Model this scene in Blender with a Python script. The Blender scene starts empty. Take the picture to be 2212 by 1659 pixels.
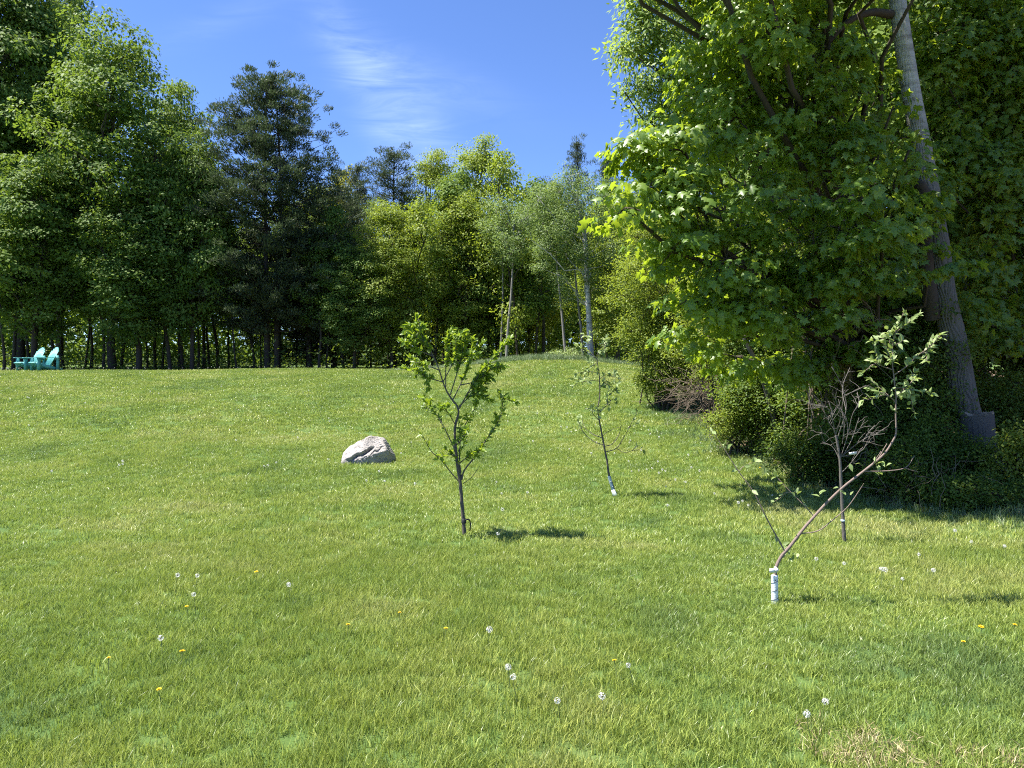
import bpy, math, random
import numpy as np
from mathutils import Vector, Matrix, Euler

random.seed(7)
sc = bpy.context.scene
COL = sc.collection
R = math.radians

# ------------------------------------------------------------------ camera
CAM_Z = 1.6
PITCH = math.atan(18.5 / 1534.0)          # slightly down
cam_d = bpy.data.cameras.new('camera')
cam = bpy.data.objects.new('camera', cam_d)
COL.objects.link(cam)
cam.location = (0, 0, CAM_Z)
cam.rotation_euler = (R(90) - PITCH, 0, 0)
cam_d.sensor_width = 36.0
cam_d.lens = 36.0 * 1534.0 / 2212.0
cam_d.clip_start = 0.05
cam_d.clip_end = 3000
sc.camera = cam

# ------------------------------------------------------------------ sky and sun
SUN_EL = R(64)
SUN_FROM = Vector((-math.cos(R(-3)), math.sin(R(-3)), 0))       # horizontal direction towards the sun
w = bpy.data.worlds.new('World'); sc.world = w; w.use_nodes = True
nt = w.node_tree; nt.nodes.clear()
def N(t, kind, **kw):
    n = t.nodes.new(kind)
    for k, v in kw.items(): setattr(n, k, v)
    return n
def L(t, a, b): t.links.new(a, b)
out = N(nt, 'ShaderNodeOutputWorld'); bg = N(nt, 'ShaderNodeBackground')
sky = N(nt, 'ShaderNodeTexSky'); sky.sky_type = 'NISHITA'; sky.sun_disc = False
sky.sun_elevation = SUN_EL
sky.sun_rotation = math.atan2(SUN_FROM.x, SUN_FROM.y)
sky.altitude = 900; sky.air_density = 1.0; sky.dust_density = 0.0; sky.ozone_density = 3.0
bg.inputs['Strength'].default_value = 0.14
tint = N(nt, 'ShaderNodeMix', data_type='RGBA', blend_type='MULTIPLY'); tint.inputs[0].default_value = 1.0
tint.inputs[7].default_value = (0.37, 0.435, 0.585, 1)
L(nt, sky.outputs[0], tint.inputs[6])
# thin cirrus
tc = N(nt, 'ShaderNodeTexCoord'); sep = N(nt, 'ShaderNodeSeparateXYZ'); L(nt, tc.outputs['Generated'], sep.inputs[0])
def M(op, a, b=None, c=None, t=nt):
    n = N(t, 'ShaderNodeMath', operation=op)
    for i, v in enumerate((a, b, c)):
        if v is None: continue
        if isinstance(v, (int, float)): n.inputs[i].default_value = v
        else: L(t, v, n.inputs[i])
    return n.outputs[0]
ym = M('MAXIMUM', sep.outputs[1], 0.05)
u = M('DIVIDE', sep.outputs[0], ym); v = M('DIVIDE', sep.outputs[2], ym)
def blob(cx, cy, ax, sx, sy):
    du = M('SUBTRACT', u, cx); dv = M('SUBTRACT', v, cy)
    ca, sa = math.cos(ax), math.sin(ax)
    p = M('DIVIDE', M('ADD', M('MULTIPLY', du, ca), M('MULTIPLY', dv, sa)), sx)
    q = M('DIVIDE', M('SUBTRACT', M('MULTIPLY', dv, ca), M('MULTIPLY', du, sa)), sy)
    r2 = M('ADD', M('MULTIPLY', p, p), M('MULTIPLY', q, q))
    return M('POWER', 2.718, M('MULTIPLY', r2, -1.0))
m1 = blob(-0.20, 0.385, R(115), 0.13, 0.028)
m2 = blob(-0.145, 0.365, R(-52), 0.135, 0.035)
m3 = blob(-0.13, 0.42, R(-20), 0.12, 0.03)
m4 = blob(-0.40, 0.50, R(20), 0.12, 0.02)
comb = N(nt, 'ShaderNodeCombineXYZ'); L(nt, u, comb.inputs[0]); L(nt, v, comb.inputs[1])
mp = N(nt, 'ShaderNodeMapping'); mp.inputs['Rotation'].default_value = (0, 0, R(55)); mp.inputs['Scale'].default_value = (6, 30, 1)
L(nt, comb.outputs[0], mp.inputs[0])
nz = N(nt, 'ShaderNodeTexNoise'); nz.inputs['Scale'].default_value = 1.2; nz.inputs['Detail'].default_value = 7
nz.inputs['Roughness'].default_value = 0.62; nz.inputs['Distortion'].default_value = 0.9
L(nt, mp.outputs[0], nz.inputs['Vector'])
msum = M('ADD', M('ADD', M('MULTIPLY', m1, 0.7), M('MULTIPLY', m2, 1.0)), M('ADD', M('MULTIPLY', m3, 0.45), M('MULTIPLY', m4, 0.25)))
nn = M('MAXIMUM', M('MULTIPLY', M('SUBTRACT', nz.outputs[0], 0.28), 1.7), 0.0)
cf = M('MINIMUM', M('MULTIPLY', M('MULTIPLY', msum, nn), 0.40), 0.5)
cmix = N(nt, 'ShaderNodeMix', data_type='RGBA'); L(nt, cf, cmix.inputs[0]); L(nt, tint.outputs[2], cmix.inputs[6])
cmix.inputs[7].default_value = (2.9, 3.5, 4.3, 1)
L(nt, cmix.outputs[2], bg.inputs['Color']); L(nt, bg.outputs[0], out.inputs[0])

sd = bpy.data.lights.new('sun', 'SUN'); sd.energy = 5.0; sd.angle = R(0.53); sd.color = (1.0, 0.955, 0.87)
sun = bpy.data.objects.new('sun', sd); COL.objects.link(sun)
to_sun = Vector((SUN_FROM.x * math.cos(SUN_EL), SUN_FROM.y * math.cos(SUN_EL), math.sin(SUN_EL)))
sun.rotation_euler = to_sun.to_track_quat('Z', 'Y').to_euler()
sun.location = to_sun * 60
sc.view_settings.view_transform = 'Standard'; sc.view_settings.look = 'None'
sc.view_settings.exposure = 1.58; sc.view_settings.gamma = 1.0; sc.view_settings.use_curve_mapping = False
sc.cycles.max_bounces = 4; sc.cycles.diffuse_bounces = 2; sc.cycles.transmission_bounces = 3; sc.cycles.glossy_bounces = 1
sc.cycles.use_denoising = False; sc.cycles.filter_width = 1.1; sc.cycles.adaptive_threshold = 0.025

# ------------------------------------------------------------------ pixel and terrain helpers (V = 2212x1659 view of the photograph)
_c, _s = math.cos(R(90) - PITCH), math.sin(R(90) - PITCH)
def ray(vx, vy):
    x, y, z = vx - 1106.0, 829.5 - vy, -1534.0
    return Vector((x, y * _c - z * _s, y * _s + z * _c)).normalized()
def at(vx, vy, Y):
    d = ray(vx, vy); return Vector((0, 0, CAM_Z)) + d * (Y / d.y)
def sstep(t):
    t = np.clip(t, 0, 1); return t * t * (3 - 2 * t)
def terrain(x, y):
    x = np.asarray(x, float); y = np.asarray(y, float)
    z = 1.84 * sstep((y - 8.0) / 26.0)
    z = z + 0.50 * np.exp(-((x - 1.7) / 4.2) ** 2) * np.exp(-((y - 31.0) / 7.0) ** 2)
    z = z - 0.10 * np.exp(-((x + 24) / 7.0) ** 2) * np.exp(-((y - 30.0) / 9.0) ** 2)
    z = z + 0.035 * np.sin(x * 0.55 + 1.0) * np.sin(y * 0.42) * sstep((y - 6) / 10)
    z = z + 0.14 * np.clip(x - 4.6, 0, 4) * sstep((26 - y) / 8)
    z = z + 0.055 * np.clip(y - 43, 0, 110)
    z = z + 0.012 * np.sin(x * 1.9 + y * 0.7) * np.cos(y * 1.3 - x * 0.4)
    return z
def gz(x, y): return float(terrain(x, y))
def ground(vx, vy, h=0.0):
    d = ray(vx, vy); o = Vector((0, 0, CAM_Z)); t = 1.0
    while t < 120:
        p = o + d * t
        if p.z < gz(p.x, p.y) + h:
            lo, hi = t - 0.1, t
            for _ in range(14):
                m = (lo + hi) / 2; p = o + d * m
                if p.z < gz(p.x, p.y) + h: hi = m
                else: lo = m
            p = o + d * hi
            return Vector((p.x, p.y, gz(p.x, p.y)))
        t += 0.1
    return None
EY = np.array([-20, 4.0, 6.0, 7.4, 8.6, 10.0, 11.5, 14.0, 17.5, 22.0, 27.0, 30.0, 33.0, 40.0])
EX = np.array([9.0, 8.0, 6.4, 5.3, 4.75, 4.5, 4.35, 4.3, 4.5, 5.3, 6.4, 7.2, 8.0, 9.0])
def edge_x(y):
    y = np.asarray(y, float)
    return np.interp(y, EY, EX) + 0.18 * np.sin(y * 1.7) + 0.1 * np.sin(y * 4.1 + 1)
def back_y(x):
    x = np.asarray(x, float)
    return 35.3 + 0.5 * np.sin(x * 0.5) - 2.8 * np.exp(-((x - 2) / 5.0) ** 2)

# ------------------------------------------------------------------ materials
MAT = {}
def new_mat(name):
    m = bpy.data.materials.new(name); m.use_nodes = True
    t = m.node_tree; t.nodes.clear()
    o = N(t, 'ShaderNodeOutputMaterial'); MAT[name] = m
    return m, t, o
def c4(c): return (c[0], c[1], c[2], 1)
def ramp(t, fac, stops):
    r = N(t, 'ShaderNodeValToRGB'); e = r.color_ramp.elements
    while len(e) < len(stops): e.new(0.5)
    for k, (p, c) in enumerate(stops): e[k].position = p; e[k].color = c4(c)
    L(t, fac, r.inputs[0]); return r.outputs[0]
def noise(t, scale, detail=4, rough=0.55, vec=None, dist=0.0):
    n = N(t, 'ShaderNodeTexNoise'); n.inputs['Scale'].default_value = scale
    n.inputs['Detail'].default_value = detail; n.inputs['Roughness'].default_value = rough; n.inputs['Distortion'].default_value = dist
    if vec is not None: L(t, vec, n.inputs['Vector'])
    return n.outputs[0]
def wpos(t): return N(t, 'ShaderNodeNewGeometry').outputs['Position']
def rgbmix(t, fac, a, b, mode='MIX'):
    n = N(t, 'ShaderNodeMix', data_type='RGBA', blend_type=mode)
    for i, val in ((0, fac), (6, a), (7, b)):
        if isinstance(val, (int, float)): n.inputs[i].default_value = val
        elif isinstance(val, tuple): n.inputs[i].default_value = c4(val)
        else: L(t, val, n.inputs[i])
    return n.outputs[2]
def leaf_mat(name, dark, mid, light, trans, tfac=0.42, rough=0.42, spec=0.5):
    m, t, o = new_mat(name)
    a = N(t, 'ShaderNodeAttribute', attribute_name='tint')
    col = ramp(t, a.outputs['Fac'], [(0.0, dark), (0.5, mid), (1.0, light)])
    tcol = rgbmix(t, 0.6, col, trans)
    p = N(t, 'ShaderNodeBsdfPrincipled'); L(t, col, p.inputs['Base Color'])
    p.inputs['Roughness'].default_value = rough; p.inputs['Specular IOR Level'].default_value = spec
    tr = N(t, 'ShaderNodeBsdfTranslucent'); L(t, tcol, tr.inputs[0])
    mx = N(t, 'ShaderNodeMixShader'); mx.inputs[0].default_value = tfac
    L(t, p.outputs[0], mx.inputs[1]); L(t, tr.outputs[0], mx.inputs[2]); L(t, mx.outputs[0], o.inputs[0])
    return m
leaf_mat('maple_leaf', (.070, .14, .024), (.12, .21, .032), (.20, .29, .055), (.52, .64, .02), 0.50, 0.42, 0.5)
leaf_mat('stand_leaf', (.055, .105, .020), (.098, .168, .030), (.18, .25, .055), (.30, .42, .03), 0.34, 0.62, 0.2)
leaf_mat('spring_leaf', (.11, .165, .02), (.18, .245, .03), (.265, .315, .06), (.42, .52, .03), 0.42, 0.55, 0.3)
leaf_mat('yellow_leaf', (.17, .19, .012), (.26, .27, .02), (.34, .33, .03), (.48, .48, .02), 0.45, 0.6, 0.25)
leaf_mat('birch_leaf', (.085, .14, .035), (.13, .20, .05), (.20, .27, .09), (.28, .38, .06), 0.40, 0.55, 0.3)
leaf_mat('ash_leaf', (.14, .22, .05), (.21, .30, .07), (.28, .37, .11), (.48, .60, .08), 0.48, 0.5, 0.35)
leaf_mat('pine_needle', (.036, .054, .026), (.064, .088, .042), (.115, .142, .068), (.09, .14, .05), 0.22, 0.6, 0.25)
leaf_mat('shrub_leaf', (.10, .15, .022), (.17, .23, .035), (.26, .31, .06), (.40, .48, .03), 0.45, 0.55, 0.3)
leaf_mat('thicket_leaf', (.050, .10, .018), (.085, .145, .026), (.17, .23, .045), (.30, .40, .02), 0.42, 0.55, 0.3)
leaf_mat('sapling_leaf', (.10, .175, .018), (.15, .235, .026), (.22, .31, .045), (.42, .54, .02), 0.45, 0.42, 0.4)
leaf_mat('apple_leaf', (.16, .22, .075), (.235, .31, .11), (.34, .41, .19), (.40, .50, .08), 0.34, 0.5, 0.4)
leaf_mat('dry_leaf', (.16, .10, .06), (.26, .17, .11), (.36, .26, .18), (.3, .2, .1), 0.15, 0.7, 0.2)

def bark_mat(name, dark, light, scale=8.0, stretch=0.18, bump=0.6, extra=None):
    m, t, o = new_mat(name)
    tcn = N(t, 'ShaderNodeTexCoord')
    mpn = N(t, 'ShaderNodeMapping'); mpn.inputs['Scale'].default_value = (1, 1, stretch); L(t, tcn.outputs['Object'], mpn.inputs[0])
    n1 = noise(t, scale, 6, 0.65, mpn.outputs[0], 0.6)
    n2 = noise(t, scale * 0.22, 3, 0.5, tcn.outputs['Object'])
    f = M('ADD', M('MULTIPLY', n1, 1.5), M('SUBTRACT', M('MULTIPLY', n2, 0.5), 0.5), t=t)
    col = ramp(t, f, [(0.25, dark), (0.75, light)])
    if extra: col = extra(t, tcn, col)
    p = N(t, 'ShaderNodeBsdfPrincipled'); L(t, col, p.inputs['Base Color']); p.inputs['Roughness'].default_value = 0.9
    p.inputs['Specular IOR Level'].default_value = 0.25
    b = N(t, 'ShaderNodeBump'); b.inputs['Strength'].default_value = bump; b.inputs['Distance'].default_value = 0.02
    L(t, n1, b.inputs['Height']); L(t, b.outputs[0], p.inputs['Normal']); L(t, p.outputs[0], o.inputs[0])
    return m
bark_mat('forest_bark', (.014, .011, .009), (.060, .048, .038), 9)
bark_mat('old_bark', (.014, .012, .011), (.095, .088, .08), 16, 0.16, 1.0)
bark_mat('sapling_bark', (.025, .02, .017), (.11, .092, .08), 40, 0.35, 0.4)
bark_mat('apple_bark', (.07, .045, .035), (.20, .15, .125), 45, 0.4, 0.3)
bark_mat('grey_bark', (.06, .055, .05), (.22, .205, .185), 9, 0.3, 0.4)
bark_mat('grey_twig', (.03, .026, .022), (.13, .115, .10), 50, 0.4, 0.3)
bark_mat('dead_twig', (.05, .038, .028), (.16, .125, .095), 30, 0.4, 0.3)
def birch_extra(t, tcn, col):
    mpn = N(t, 'ShaderNodeMapping'); mpn.inputs['Scale'].default_value = (1, 1, 6); L(t, tcn.outputs['Object'], mpn.inputs[0])
    n = noise(t, 1.6, 3, 0.6, mpn.outputs[0])
    f = ramp(t, n, [(0.60, (0, 0, 0)), (0.66, (1, 1, 1))])
    return rgbmix(t, M('MULTIPLY', f, 0.75, t=t), col, (.07, .06, .055))
bark_mat('birch_bark', (.22, .21, .195), (.42, .41, .39), 7, 0.6, 0.2, birch_extra)
def aspen_extra(t, tcn, col):
    # the trunk is grey and furrowed low down, smooth and pale higher up (as this kind of tree grows)
    sp = N(t, 'ShaderNodeSeparateXYZ'); L(t, tcn.outputs['Object'], sp.inputs[0])
    f = ramp(t, M('DIVIDE', sp.outputs[2], 10.0, t=t), [(0.36, (0, 0, 0)), (0.52, (1, 1, 1))])
    mpn = N(t, 'ShaderNodeMapping'); mpn.inputs['Scale'].default_value = (1, 1, 5); L(t, tcn.outputs['Object'], mpn.inputs[0])
    n = noise(t, 2.6, 4, 0.6, mpn.outputs[0])
    pale = ramp(t, n, [(0.30, (.13, .12, .11)), (0.50, (.36, .35, .33)), (0.68, (.46, .45, .43))])
    return rgbmix(t, f, col, pale)
bark_mat('aspen_bark', (.018, .016, .014), (.13, .12, .11), 13, 0.14, 1.0, aspen_extra)
def plain(name, col, rough=0.6, var=0.12, scale=20, spec=0.4, bump=0.0):
    m, t, o = new_mat(name)
    n = noise(t, scale, 5, 0.6, N(t, 'ShaderNodeTexCoord').outputs['Object'])
    cc = ramp(t, n, [(0.3, tuple(x * (1 - var) for x in col)), (0.7, tuple(min(1, x * (1 + var)) for x in col))])
    p = N(t, 'ShaderNodeBsdfPrincipled'); L(t, cc, p.inputs['Base Color']); p.inputs['Roughness'].default_value = rough
    p.inputs['Specular IOR Level'].default_value = spec
    if bump:
        b = N(t, 'ShaderNodeBump'); b.inputs['Strength'].default_value = bump; b.inputs['Distance'].default_value = 0.01
        L(t, n, b.inputs['Height']); L(t, b.outputs[0], p.inputs['Normal'])
    L(t, p.outputs[0], o.inputs[0]); return m
plain('teal_paint', (.13, .42, .40), 0.45, 0.08, 6)
plain('guard_white', (.72, .74, .74), 0.5, 0.10, 25)
plain('guard_grey', (.33, .41, .45), 0.5, 0.12, 25)
plain('black_strap', (.012, .012, .013), 0.55)
plain('tag_white', (.62, .62, .58), 0.6)
plain('cut_wood', (.30, .22, .15), 0.9, 0.3, 14)
plain('snag_wood', (.26, .18, .11), 0.9, 0.35, 18, 0.2, 0.5)
plain('dandelion_stem', (.16, .20, .06), 0.5)
plain('dandelion_yellow', (.80, .52, .01), 0.6, 0.15, 80)
def fluff():
    m, t, o = new_mat('dandelion_fluff')
    d = N(t, 'ShaderNodeBsdfDiffuse'); d.inputs[0].default_value = (.88, .88, .86, 1)
    tr = N(t, 'ShaderNodeBsdfTranslucent'); tr.inputs[0].default_value = (.75, .74, .71, 1)
    mx = N(t, 'ShaderNodeMixShader'); mx.inputs[0].default_value = 0.45
    L(t, d.outputs[0], mx.inputs[1]); L(t, tr.outputs[0], mx.inputs[2]); L(t, mx.outputs[0], o.inputs[0])
fluff()
def rock():
    m, t, o = new_mat('granite')
    oc = N(t, 'ShaderNodeTexCoord').outputs['Object']
    n1 = noise(t, 26, 6, 0.7, oc); n2 = noise(t, 3.2, 4, 0.55, oc); n3 = noise(t, 90, 3, 0.6, oc)
    base = ramp(t, n1, [(0.30, (.09, .085, .08)), (0.47, (.27, .25, .235)), (0.72, (.42, .39, .37))])
    pink = rgbmix(t, M('MULTIPLY', ramp(t, n2, [(0.45, (0, 0, 0)), (0.62, (1, 1, 1))]), 0.6, t=t), base, (.34, .30, .265))
    spk = rgbmix(t, M('MULTIPLY', ramp(t, n3, [(0.60, (0, 0, 0)), (0.68, (1, 1, 1))]), 0.55, t=t), pink, (.10, .09, .085))
    p = N(t, 'ShaderNodeBsdfPrincipled'); L(t, spk, p.inputs['Base Color']); p.inputs['Roughness'].default_value = 0.85
    b = N(t, 'ShaderNodeBump'); b.inputs['Strength'].default_value = 0.55; b.inputs['Distance'].default_value = 0.02
    L(t, n1, b.inputs['Height']); L(t, b.outputs[0], p.inputs['Normal']); L(t, p.outputs[0], o.inputs[0])
rock()
def lawn_colors(t):
    pos = wpos(t)
    n1 = noise(t, 0.42, 3, 0.55, pos, 0.4); n2 = noise(t, 1.7, 4, 0.6, pos, 0.3)
    f = M('SUBTRACT', M('ADD', M('MULTIPLY', n1, 0.95, t=t), M('MULTIPLY', n2, 0.45, t=t), t=t), 0.13, t=t)
    return pos, f
def grass_mat():
    m, t, o = new_mat('grass_blade')
    pos, f = lawn_colors(t)
    a = N(t, 'ShaderNodeAttribute', attribute_name='tint')
    base = ramp(t, f, [(0.36, (.150, .225, .070)), (0.50, (.235, .318, .070)), (0.62, (.315, .378, .090)), (0.76, (.40, .42, .15))])
    var = ramp(t, a.outputs['Fac'], [(0.0, (.30, .38, .38)), (0.5, (.95, .97, .97)), (0.90, (1.38, 1.28, 1.15)), (1.0, (1.6, 1.42, 1.6))])
    col = rgbmix(t, 1.0, base, var, 'MULTIPLY')
    dn = noise(t, 0.9, 4, 0.6, pos)
    p = N(t, 'ShaderNodeBsdfPrincipled'); L(t, col, p.inputs['Base Color']); p.inputs['Roughness'].default_value = 0.38
    p.inputs['Specular IOR Level'].default_value = 0.42
    tr = N(t, 'ShaderNodeBsdfTranslucent'); L(t, rgbmix(t, 0.5, col, (.33, .43, .045)), tr.inputs[0])
    mx = N(t, 'ShaderNodeMixShader'); mx.inputs[0].default_value = 0.36
    L(t, p.outputs[0], mx.inputs[1]); L(t, tr.outputs[0], mx.inputs[2]); L(t, mx.outputs[0], o.inputs[0])
grass_mat()
def meadow_mat():
    m, t, o = new_mat('rough_grass')
    a = N(t, 'ShaderNodeAttribute', attribute_name='tint')
    col = ramp(t, a.outputs['Fac'], [(0, (.10, .165, .06)), (0.6, (.18, .26, .10)), (1, (.36, .38, .22))])
    p = N(t, 'ShaderNodeBsdfPrincipled'); L(t, col, p.inputs['Base Color']); p.inputs['Roughness'].default_value = 0.4
    tr = N(t, 'ShaderNodeBsdfTranslucent'); L(t, col, tr.inputs[0])
    mx = N(t, 'ShaderNodeMixShader'); mx.inputs[0].default_value = 0.35
    L(t, p.outputs[0], mx.inputs[1]); L(t, tr.outputs[0], mx.inputs[2]); L(t, mx.outputs[0], o.inputs[0])
meadow_mat()
def ground_mat():
    m, t, o = new_mat('ground_cover')
    pos, f = lawn_colors(t)
    g = ramp(t, f, [(0.36, (.05, .11, .03)), (0.55, (.08, .15, .032)), (0.75, (.12, .175, .05))])
    n3 = noise(t, 30, 5, 0.7, pos)
    g = rgbmix(t, M('MULTIPLY', n3, 0.5, t=t), g, (.06, .055, .028))
    n4 = noise(t, 14, 6, 0.7, pos)
    lit = ramp(t, n4, [(0.3, (.05, .038, .026)), (0.5, (.13, .095, .062)), (0.72, (.27, .20, .14))])
    a = N(t, 'ShaderNodeAttribute', attribute_name='lawn')
    mix = M('ADD', a.outputs['Fac'], M('MULTIPLY', M('SUBTRACT', noise(t, 3, 4, 0.6, pos), 0.5, t=t), 0.5, t=t), t=t)
    st = ramp(t, mix, [(0.40, (0, 0, 0)), (0.6, (1, 1, 1))])
    col = rgbmix(t, st, lit, g)
    p = N(t, 'ShaderNodeBsdfPrincipled'); L(t, col, p.inputs['Base Color']); p.inputs['Roughness'].default_value = 0.95
    p.inputs['Specular IOR Level'].default_value = 0.15
    b = N(t, 'ShaderNodeBump'); b.inputs['Strength'].default_value = 0.6; b.inputs['Distance'].default_value = 0.03
    L(t, n3, b.inputs['Height']); L(t, b.outputs[0], p.inputs['Normal']); L(t, p.outputs[0], o.inputs[0])
ground_mat()

# ------------------------------------------------------------------ mesh helpers
def mesh_from(name, verts, tris, mat, tint=None, smooth=False):
    verts = np.ascontiguousarray(verts, np.float32).reshape(-1, 3); tris = np.ascontiguousarray(tris, np.int32).reshape(-1, 3)
    me = bpy.data.meshes.new(name)
    me.vertices.add(len(verts)); me.vertices.foreach_set('co', verts.ravel())
    me.loops.add(tris.size); me.loops.foreach_set('vertex_index', tris.ravel())
    me.polygons.add(len(tris)); me.polygons.foreach_set('loop_start', np.arange(0, tris.size, 3, dtype=np.int32))
    me.update(calc_edges=True)
    if smooth: me.polygons.foreach_set('use_smooth', np.ones(len(tris), bool))
    if tint is not None:
        at_ = me.attributes.new('tint', 'FLOAT', 'POINT'); at_.data.foreach_set('value', np.ascontiguousarray(tint, np.float32))
    me.materials.append(MAT[mat] if isinstance(mat, str) else mat)
    me.validate()
    return me
class Acc:
    def __init__(s): s.v = []; s.f = []; s.t = []; s.n = 0
    def add(s, v, f, t=None):
        v = np.asarray(v, float).reshape(-1, 3); f = np.asarray(f, int).reshape(-1, 3)
        s.v.append(v); s.f.append(f + s.n); s.n += len(v)
        s.t.append(np.full(len(v), 0.5) if t is None else np.broadcast_to(np.asarray(t, float), (len(v),)))
    def mesh(s, name, mat, smooth=False, off=None):
        v = np.concatenate(s.v)
        if off is not None: v = v - np.array(off)
        return mesh_from(name, v, np.concatenate(s.f), mat, np.concatenate(s.t), smooth)
def nrm(a): return a / np.maximum(np.linalg.norm(a, axis=-1, keepdims=True), 1e-9)
def smooth_path(pts, k=4):
    p = np.asarray(pts, float)
    if len(p) < 3: 
        t = np.linspace(0, 1, k + 1)[:, None]; return p[0] * (1 - t) + p[-1] * t
    q = np.vstack([2 * p[0] - p[1], p, 2 * p[-1] - p[-2]]); o = []
    for i in range(1, len(q) - 2):
        for j in range(k):
            t = j / k; a, b, c, d = q[i - 1], q[i], q[i + 1], q[i + 2]
            o.append(0.5 * ((2 * b) + (c - a) * t + (2 * a - 5 * b + 4 * c - d) * t * t + (3 * b - a - 3 * c + d) * t ** 3))
    o.append(p[-1]); return np.array(o)
def tube(acc, path, r0, r1, sides=6, rough=0.0, rng=None, power=1.0, radii=None, tint=0.5):
    p = np.asarray(path, float); n = len(p)
    tan = nrm(np.gradient(p, axis=0))
    ref = np.array([0.31, 0.95, 0.07]); 
    a = nrm(np.cross(tan, ref)); b = np.cross(tan, a)
    t = np.linspace(0, 1, n)
    rr = (r0 + (r1 - r0) * t ** power) if radii is None else np.asarray(radii)
    ang = np.linspace(0, 2 * np.pi, sides, endpoint=False)
    rad = rr[:, None] * np.ones(sides)[None, :]
    if rough and rng is not None: rad = rad * (1 + rough * rng.standard_normal((n, sides)))
    v = p[:, None, :] + rad[:, :, None] * (np.cos(ang)[None, :, None] * a[:, None, :] + np.sin(ang)[None, :, None] * b[:, None, :])
    i = np.arange(n - 1)[:, None] * sides; j = np.arange(sides)[None, :]; j2 = (j + 1) % sides
    q0, q1, q2, q3 = i + j, i + j2, i + sides + j2, i + sides + j
    f = np.concatenate([np.stack([q0, q1, q2], -1).reshape(-1, 3), np.stack([q0, q2, q3], -1).reshape(-1, 3)])
    vv = np.vstack([v.reshape(-1, 3), p[-1] + tan[-1] * rr[-1] * 0.5]); tip = len(vv) - 1
    e = (n - 1) * sides; k = np.arange(sides)
    f = np.vstack([f, np.stack([e + k, e + (k + 1) % sides, np.full(sides, tip)], -1)])
    acc.add(vv, f, tint)
TEMPL = {}
TEMPL['rhomb'] = (np.array([[0, 0, 0], [.34, .45, -.10], [0, 1, -.12], [-.34, .45, -.10]]), np.array([[0, 1, 2], [0, 2, 3]]))
TEMPL['lance'] = (np.array([[0, 0, 0], [.17, .45, -.05], [0, 1, -.16], [-.17, .45, -.05]]), np.array([[0, 1, 2], [0, 2, 3]]))
TEMPL['needle'] = (np.array([[0, 0, 0], [.11, .6, 0], [0, 1, -.03], [-.11, .6, 0]]), np.array([[0, 1, 2], [0, 2, 3]]))
def maple_template():
    half = [(.16, -.10), (.44, .08), (.25, .27), (.58, .56), (.24, .60)]
    o = [(0, 0)] + half + [(0, 1.05)] + [(-x, y) for x, y in half[::-1]]
    v = [(0, .36, 0.03)] + [(x, y, -.30 * abs(x) - .16 * max(0, y) ** 2) for x, y in o]
    n = len(o); f = [(0, 1 + (i + 1) % n, 1 + i) for i in range(n)]
    f = [(a, c, b) for a, b, c in f]
    return np.array(v), np.array(f)
TEMPL['maple'] = maple_template()
def ovate_template():
    ys = [0, .18, .42, .70, 1.0]; ws = [0, .16, .24, .17, 0]
    v = []; 
    for y, wd in zip(ys, ws):
        zc = -.20 * y * y
        v += [(-wd, y, zc + .35 * wd), (0, y, zc), (wd, y, zc + .35 * wd)]
    f = []
    for i in range(len(ys) - 1):
        a = 3 * i; b = a + 3
        for k in (0, 1): f += [(a + k, a + k + 1, b + k + 1), (a + k, b + k + 1, b + k)]
    return np.array(v), np.array(f)
TEMPL['ovate'] = ovate_template()
def leaf_verts(P, U, Nn, S, tmpl):
    tv, tf = TEMPL[tmpl]
    U = nrm(U); X = nrm(np.cross(U, Nn)); Z = np.cross(X, U)
    v = P[:, None, :] + S[:, None, None] * (tv[None, :, 0:1] * X[:, None, :] + tv[None, :, 1:2] * U[:, None, :] + tv[None, :, 2:3] * Z[:, None, :])
    n = len(P); f = tf[None] + (np.arange(n) * len(tv))[:, None, None]
    return v.reshape(-1, 3), f.reshape(-1, 3), len(tv)
def add_leaves(acc, P, U, Nn, S, tint, tmpl):
    v, f, k = leaf_verts(P, U, Nn, S, tmpl)
    acc.add(v, f, np.repeat(np.clip(tint, 0, 1), k))
def rdirs(rng, n): return nrm(rng.standard_normal((n, 3)))
def clump_leaves(rng, C, rc, nl, size, flat=0.6, droop=0.5, ctint=None, bias=None):
    """leaves on domed sprays round the clump centres C"""
    n = len(C) * nl; ci = np.repeat(np.arange(len(C)), nl)
    d = rdirs(rng, n); d[:, 2] = d[:, 2] * 0.8 + 0.2; d = nrm(d)
    r = rng.random(n) ** 0.28
    rad = np.asarray(rc) * np.ones(len(C))
    P = C[ci] + d * (r * rad[ci])[:, None] * np.array([1, 1, flat])
    outw = d * np.array([1, 1, .25])
    U = nrm(outw + np.array([0, 0, -droop]) + .55 * rng.standard_normal((n, 3)))
    Nn = nrm(np.array([0, 0, 1.0]) + .55 * d + .36 * rng.standard_normal((n, 3)))
    if bias is not None: Nn = nrm(Nn + 0.75 * bias[ci])
    S = size * (0.65 + 0.6 * rng.random(n))
    ct = (rng.random(len(C)) * 0.5 + 0.15) if ctint is None else ctint
    T = ct[ci] + 0.35 * rng.random(n)
    return P, U, Nn, S, T
def link(name, data, parent=None, loc=None):
    o = bpy.data.objects.new(name, data); COL.objects.link(o)
    if parent is not None: o.parent = parent
    if loc is not None: o.location = loc
    return o
def tag(o, label=None, cat=None, group=None, kind=None):
    if label: o['label'] = label
    if cat: o['category'] = cat
    if group: o['group'] = group
    if kind: o['kind'] = kind
    return o
def thing(name, loc, label, cat, group=None):
    return tag(link(name, None, None, loc), label, cat, group)

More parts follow.
